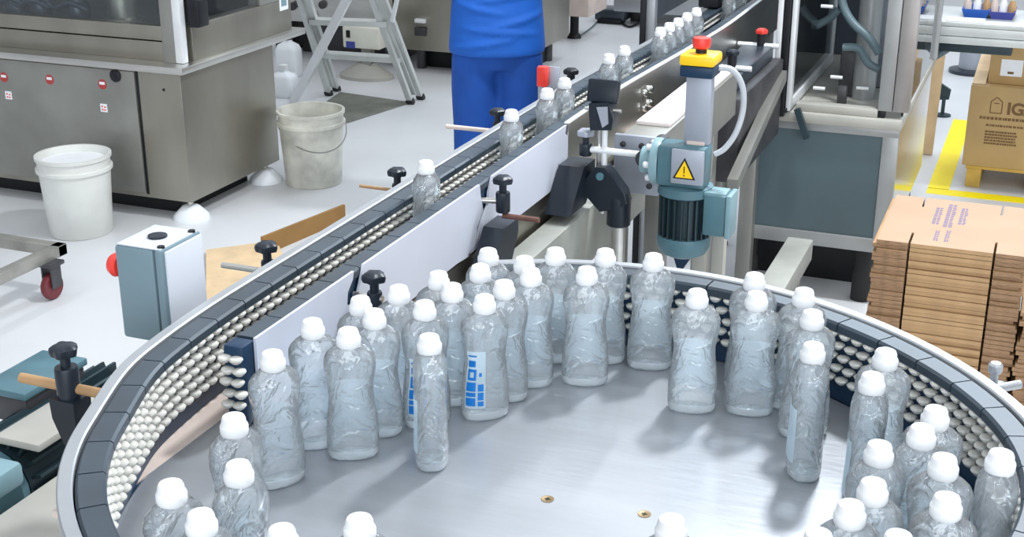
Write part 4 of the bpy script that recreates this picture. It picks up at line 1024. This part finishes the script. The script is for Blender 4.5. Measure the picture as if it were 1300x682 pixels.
# ------------------------------------------------------------------ flat cartons
ORD = 'top,second,third,fourth,fifth,sixth,seventh,eighth,ninth,tenth,eleventh,twelfth,thirteenth,fourteenth,fifteenth,sixteenth,seventeenth,eighteenth,nineteenth,twentieth,twenty-first,twenty-second,twenty-third,twenty-fourth,twenty-fifth,twenty-sixth,twenty-seventh,twenty-eighth,twenty-ninth,thirtieth,thirty-first,thirty-second,thirty-third,thirty-fourth,thirty-fifth,thirty-sixth,thirty-seventh,thirty-eighth,thirty-ninth,fortieth'.split(',')
def carton(x0, x1, y0, y1, z, th, label, group, top=False, seed=0):
    rnd = random.Random(seed); j = lambda a: rnd.uniform(-a, a) * 1.7
    xs = [x0 + j(.004), x0 + (x1 - x0) * .235, x0 + (x1 - x0) * .80, x1 + j(.004)]; n = .003
    f0, f1, f2 = y0 + j(.004), y0 + j(.003) + .001, y0 + j(.004)
    poly = [(xs[0], f0), (xs[1] - n, f0), (xs[1] - n, f0 + .09), (xs[1] + n, f0 + .09), (xs[1] + n, f1), (xs[2] - n, f1), (xs[2] - n, f1 + .09), (xs[2] + n, f1 + .09), (xs[2] + n, f2), (xs[3], f2),
            (xs[3], y1), (xs[2] + n, y1), (xs[2] + n, y1 - .09), (xs[2] - n, y1 - .09), (xs[2] - n, y1), (xs[1] + n, y1), (xs[1] + n, y1 - .09), (xs[1] - n, y1 - .09), (xs[1] - n, y1), (xs[0], y1)]
    bm = nb(); base = ((x0 + x1) / 2, (y0 + y1) / 2, z)
    V = rings(bm, [[Vector((a, b, zz)) for a, b in poly] for zz in (z, z + th)], True)
    for f in bm.faces:
        f.normal_update()
        if abs(f.normal.z) < .5: f.material_index = 1
        if abs(f.normal.z) < .5 and (f.calc_center_median().x < xs[1] - .002 or f.calc_center_median().x > xs[2] + .002): f.material_index = 2
    o = obj('flat_carton', bm, ['card_top' if top else 'card', 'card', 'card_edge'], loc=base)
    return tag(o, label, 'carton', group)
N1, th = 42, .0118
for k in range(N1):
    z = .60 - (k + 1) * th
    o = carton(-.352, .018, 3.415, 3.835, z, th - .0013, 'folded flat cardboard carton, %s in the stack beside the turntable%s' % (ORD[k] if k < len(ORD) else ORD[-1] + ' but %d' % (k - 39), ', with purple print' if k == 0 else ''), 'folded cartons in the stack nearest the grey cabinet', k == 0, k)
    if k == 0:
        bm = nb(); rnd = random.Random(3)
        # three blurred lines of print, then two fainter short ones, running away from the viewer
        for (x, y0_, y1_, w) in ((-.218, 3.60, 3.75, .020), (-.186, 3.585, 3.79, .024), (-.152, 3.62, 3.77, .020), (-.205, 3.46, 3.54, .012), (-.178, 3.46, 3.55, .012)):
            y = y0_
            while y < y1_:
                L = rnd.uniform(.008, .014); span(bm, (x - w / 2, y, z + th - .0016), (x - w * .06, y + L * .5, z + th - .0010)); span(bm, (x + w * .06, y, z + th - .0016), (x + w / 2 * rnd.uniform(.6, 1), y + L * .5, z + th - .0010)); y += L
        obj('printed_lettering', bm, 'print_purple', o)
        zb = z
t = thing('pallet', 'low wooden pallet under the stack of flat cartons', 'pallet', (-.17, 3.6, 0), 'wooden pallets')
zt2 = .60 - N1 * th
for y in (3.43, 3.62, 3.81):
    bm = nb(); span(bm, (-.37, y - .04, zt2 - .022), (.45, y + .04, zt2), .002); obj('deck_board', bm, 'pallet', t)
for x in (-.33, .04, .41):
    bm = nb(); span(bm, (x - .04, 3.39, 0), (x + .04, 3.85, zt2 - .022), .002); obj('bearer', bm, 'pallet', t)
for k in range(28):
    z = .455 - (k + 1) * th
    if z < zt2: break
    carton(.030, .40, 3.40, 3.82, z, th - .0013, 'folded flat carton, %s in the lower stack at the right edge' % ORD[k], 'folded cartons in the stack at the right edge', False, 100 + k)

# ------------------------------------------------------------------ big cartons on pallet
YB = 6.06
t = thing('pallet', 'yellowish wooden pallet carrying the big printed carton', 'pallet', (0, 6.3, 0), 'wooden pallets')
for x0, x1 in ((-.262, -.20), (.0, .07), (.30, .37)):
    bm = nb(); span(bm, (x0, YB + .01, 0), (x1, YB + .52, .085), .003); obj('block', bm, 'pallet', t)
bm = nb(); span(bm, (-.268, YB + .005, .0855), (.40, YB + .53, .10), .002); obj('deck', bm, 'pallet', t)
t = thing('printed_carton', 'big brown carton with house symbol printed on its front, on the pallet', 'carton', (.05, 6.3, .10))
bm = nb(); span(bm, (-.285, YB, .1005), (.38, YB + .52, .46), .004); obj('box', bm, 'card_box', t)
bm = nb(); prism(bm, [(-.283, YB + .02, .461), (-.228, YB + .02, .461), (-.228, YB + .48, .53), (-.275, YB + .48, .53)], (0, 0, .004)); obj('flap', bm, 'plywood', t)
bm = nb(); yy = YB - .0012
text_into(bm, 'IGA', .072, (-.128, yy, .345), (1, 0, 0), (0, 0, 1))
for a, b in (((-.195, .345), (-.195, .395)), ((-.148, .345), (-.148, .395)), ((-.195, .345), (-.148, .345)), ((-.195, .395), (-.172, .415)), ((-.172, .415), (-.148, .395)), ((-.182, .388), (-.161, .388))):
    beam(bm, (a[0], yy, a[1]), (b[0], yy, b[1]), .004, .0012, Vector((0, 1, 0)))
rnd = random.Random(5)
for z, x0, x1, h in ((.315, -.235, .06, .012), (.285, -.205, .06, .009)):
    x = x0
    while x < x1:
        L = rnd.uniform(.008, .018); span(bm, (x, yy, z), (x + L * .75, yy + .001, z + h)); x += L
for r in range(5):
    x = -.205
    while x < -.08:
        L = rnd.uniform(.006, .014); span(bm, (x, yy, .205 + r * .013), (x + L * .8, yy + .001, .205 + r * .013 + .008)); x += L
obj('printed_lettering', bm, 'print_brown', t, label='dark brown printed house symbol and lettering', fix=False)
t = thing('small_carton', 'smaller brown carton with white square label on top of the big one', 'carton', (-.05, 6.35, .463))
a = ony(1255, 50, YB + .10)
bm = nb(); span(bm, (-.222, YB + .06, .4605), (.20, YB + .46, .70), .004); obj('box', bm, 'card_box', t)
q0, q1 = ony(1272, 75, YB + .06), ony(1297, 98, YB + .06)
bm = nb(); span(bm, (q0.x, YB + .0585, q1.z), (q1.x, YB + .0598, q0.z)); span(bm, (q0.x + .03, YB + .0578, q1.z + .01), (q0.x + .055, YB + .0584, q1.z + .02), mi=1); obj('label', bm, ['label_white', 'print_brown'], t)

# ------------------------------------------------------------------ packing bench at upper right
t = thing('packing_bench', 'pale aluminium packing bench crossing the upper right corner', 'bench', (-.2, 5.9, 0))
bm = nb(); span(bm, (-.64, 5.62, .782), (.9, 6.02, .80), .003); obj('top', bm, 'alu_light', t)
bm = nb(); span(bm, (-.62, 5.62, .745), (.9, 5.66, .781), .003); obj('upper_rail', bm, 'alu_light', t)
bm = nb(); span(bm, (-.60, 5.625, .712), (.9, 5.66, .743), .003); obj('lower_rail', bm, 'alu_light', t)
bm = nb(); q = ony(1174, 30, 5.8); span(bm, (q.x - .025, 5.78, .60), (q.x + .025, 5.83, .78), .003); lg = obj('leg', bm, 'alu_light', t)
bm = nb(); span(bm, (q.x - .022, 5.783, .56), (q.x + .022, 5.827, .60), .003); tube(bm, [(q.x, 5.805, 0), (q.x, 5.805, .56)], .016, 12); obj('leg_insert', bm, 'black', lg)
bm = nb(); span(bm, (.82, 5.78, 0), (.87, 5.83, .78), .003); obj('leg', bm, 'alu_light', t)
bm = nb(); q = ony(1215, 45, 5.75); span(bm, (q.x - .10, 5.70, .665), (q.x + .22, 5.80, .71), .006); obj('motor_box', bm, 'teal_dark', t)
pts = [ony(1163, 76, 5.72), ony(1180, 75, 5.72), ony(1200, 64, 5.72), ony(1215, 52, 5.72), ony(1222, 42, 5.72)]
bm = nb(); tube(bm, smoothpath(pts, 8), .015, 12); tag(obj('air_hose', bm, 'hose', loc=pts[0]), 'dark teal hose drooping under the packing bench', 'hose')
pts = [ony(1258, 44, 5.7), ony(1270, 58, 5.7), ony(1284, 45, 5.7)]
bm = nb(); tube(bm, smoothpath(pts, 8), .008, 10); tag(obj('air_hose', bm, 'rubber', loc=pts[1]), 'short black loop of hose hanging over the labelled carton', 'hose')
for px0, px1, py, hgt, m, lab in ((1222, 1258, 12, .035, 'tray', 'bright blue tray on packing bench, left one'), (1256, 1290, 16, .03, 'navy_sticker', 'dark blue tray on packing bench, right one')):
    a, b = ony(px0, py, 5.80), ony(px1, py, 5.80); tt = thing('parts_tray', lab, 'tray', (a.x, 5.8, .80), 'blue trays on the packing bench')
    bm = nb(); rings(bm, [[(a.x + o_, 5.74 + o_, z), (b.x - o_, 5.74 + o_, z), (b.x - o_, 5.90 - o_, z), (a.x + o_, 5.90 - o_, z)] for o_, z in ((.012, .8005), (.0, .8005 + hgt), (.006, .8005 + hgt), (.016, .806))]); obj('tray', bm, m, tt)
    for k in range(3):
        x = a.x + (b.x - a.x) * (k + .5) / 3; bm = nb(); lathe(bm, [(.012, .808), (.016, .812), (.016, .85), (.008, .87)], (x, 5.80 + .02 * (k % 2), 0), 14); obj('fitting', bm, ['wear', 'jug', 'card'][k], tt)
q = ony(1180, 7, 5.78); t = thing('paper_pad', 'white papers lying on the packing bench by its left end', 'paper', (q.x, 5.75, .80))
bm = nb(); span(bm, (q.x - .04, 5.66, .8005), (q.x + .05, 5.76, .806), .001); obj('sheets', bm, 'label_white', t)
q = ony(1235, 14, 5.66); t = thing('paper_pad', 'white papers lying in front of the bright blue tray', 'paper', (q.x, 5.7, .80))
bm = nb(); span(bm, (q.x - .10, 5.63, .8005), (q.x + .05, 5.72, .806), .001); obj('sheets', bm, 'label_white', t)

# column, small stand and board behind the bench
p = at(1232, 92, 0); t = thing('steel_column', 'grey round column with dark base on the white floor', 'column', p)
bm = nb(); tube(bm, [(p.x, p.y, .02), (p.x, p.y, .9)], .075, 24); obj('shaft', bm, 'plate_grey', t)
bm = nb(); lathe(bm, [(.13, 0), (.13, .02), (.08, .03)], p, 28); obj('base', bm, 'darkpanel', t)
p = at(1196, 147, 0); t = thing('floor_stand', 'small dark stand with tilted plate on the white floor', 'stand', p)
bm = nb(); lathe(bm, [(.045, 0), (.045, .008), (.02, .014)], p, 20); obj('base', bm, 'teal_dark', t)
bm = nb(); tube(bm, [(p.x, p.y, .01), (p.x, p.y, .10)], .010, 12); obj('stem', bm, 'teal_dark', t)
bm = nb(); prism(bm, [(p.x - .055, p.y, .19), (p.x + .03, p.y, .14), (p.x + .025, p.y, .09), (p.x - .02, p.y, .085), (p.x - .05, p.y, .12)], (0, .03, 0)); obj('plate', bm, 'teal_dark', t)
t = thing('tan_board', 'narrow tan board leaning behind the bench leg', 'board', (-.5, 6.55, 0))
bm = nb(); a, b = ony(1182, 150, 6.55), ony(1197, 34, 6.55); a = extend(b, a, .003); beam(bm, a, b, .055, .018, Vector((0, 1, 0))); obj('plank', bm, 'plywood', t)
t = thing('hose_coupling', 'dark coupling cluster low behind the glazed machine', 'coupling', (-.505, 5.75, .0))
bm = nb(); tube(bm, [(-.505, 5.75, 0), (-.505, 5.75, .62)], .014, 14); obj('pipe', bm, 'teal_dark', t)
bm = nb(); lathe(bm, [(.02, .42), (.04, .44), (.04, .50), (.02, .52)], (-.505, 5.75, 0), 18); obj('collar', bm, 'teal_dark', t)
bm = nb(); tube(bm, smoothpath([(-.53, 5.72, .58), (-.47, 5.70, .53), (-.455, 5.72, .46), (-.49, 5.73, .40)], 8), .015, 12); obj('elbow', bm, 'teal_dark', t)
# bolts outside the right part of the ring
t = thing('ring_clamp', 'steel bolt and short rod on the outside of ring near the cartons', 'clamp', (-.005, 1.86, .90))
bm = nb(); tube(bm, [(-.040, 1.822, .93), (.0, 1.858, .93)], .0065, 14); obj('rod', bm, 'alu', t)
bm = nb(); lathe(bm, [(.008, .940), (.010, .943), (.010, .953), (.007, .956)], (-.035, 1.862, 0), 16); tube(bm, [(-.035, 1.862, .92), (-.035, 1.862, .942)], .006, 10); obj('bolt', bm, 'alu', t)
bm = nb(); span(bm, (-.065, 1.80, .90), (-.02, 1.875, .925), .003); obj('bracket', bm, 'plate_grey', t)

t.location.x += .026; t.location.y += .010

# ------------------------------------------------------------------ light, world, camera
def area(name, loc, sx, sy, power, col=(.94, .97, 1), target=None):
    l = bpy.data.lights.new(name, 'AREA'); l.shape = 'RECTANGLE'; l.size = sx; l.size_y = sy; l.energy = power; l.color = col
    o = bpy.data.objects.new(name, l); COL.objects.link(o); o.location = loc
    if target is not None: o.rotation_euler = (Vector(target) - Vector(loc)).to_track_quat('-Z', 'Y').to_euler()
    return o
for x, e in ((-4.6, 70), (-2.2, 60), (.6, 110), (3.2, 130)):
    area('ceiling_lamp', (x, 3.4, 4.2), .35, 14.5, e)
area('high_bay_lamp', (-.2, 3.9, 3.7), .32, .32, 130, target=(-.55, 1.6, .85))
area('added_front_fill', (2.6, -5.0, 2.6), 9.0, 3.0, 400, (.90, .95, 1), target=(-1.0, 3.0, 1.2))  # unseen fill behind the camera, added to brighten bottles and upright faces
area('added_back_light', (-.2, 9.2, 4.3), 3.6, 2.0, 125, (.74, .87, 1), target=(-.35, 1.6, .9))  # unseen back light, added for bluish plate reflections and backlit bottles
w = bpy.data.worlds.new('hall'); SC.world = w; w.use_nodes = True
bg = w.node_tree.nodes['Background']; bg.inputs[0].default_value = (.86, .92, 1.0, 1); bg.inputs[1].default_value = .52

cam = bpy.data.cameras.new('camera'); co = bpy.data.objects.new('camera', cam); COL.objects.link(co)
cam.sensor_width = 36; cam.lens = 36 * F / 1300; cam.clip_start = .05; cam.clip_end = 100
co.location = (0, 0, EYE); co.rotation_euler = (PI / 2 - PITCH, 0, YAW)
SC.camera = co
SC.view_settings.view_transform = 'Standard'; SC.view_settings.look = 'None'; SC.view_settings.gamma = 1; SC.view_settings.use_curve_mapping = False
SC.view_settings.exposure = .10
cy = SC.cycles
cy.max_bounces = 14; cy.transparent_max_bounces = 40; cy.transmission_bounces = 14; cy.glossy_bounces = 5; cy.diffuse_bounces = 4
cy.sample_clamp_indirect = 6; cy.use_denoising = True; cy.blur_glossy = .5
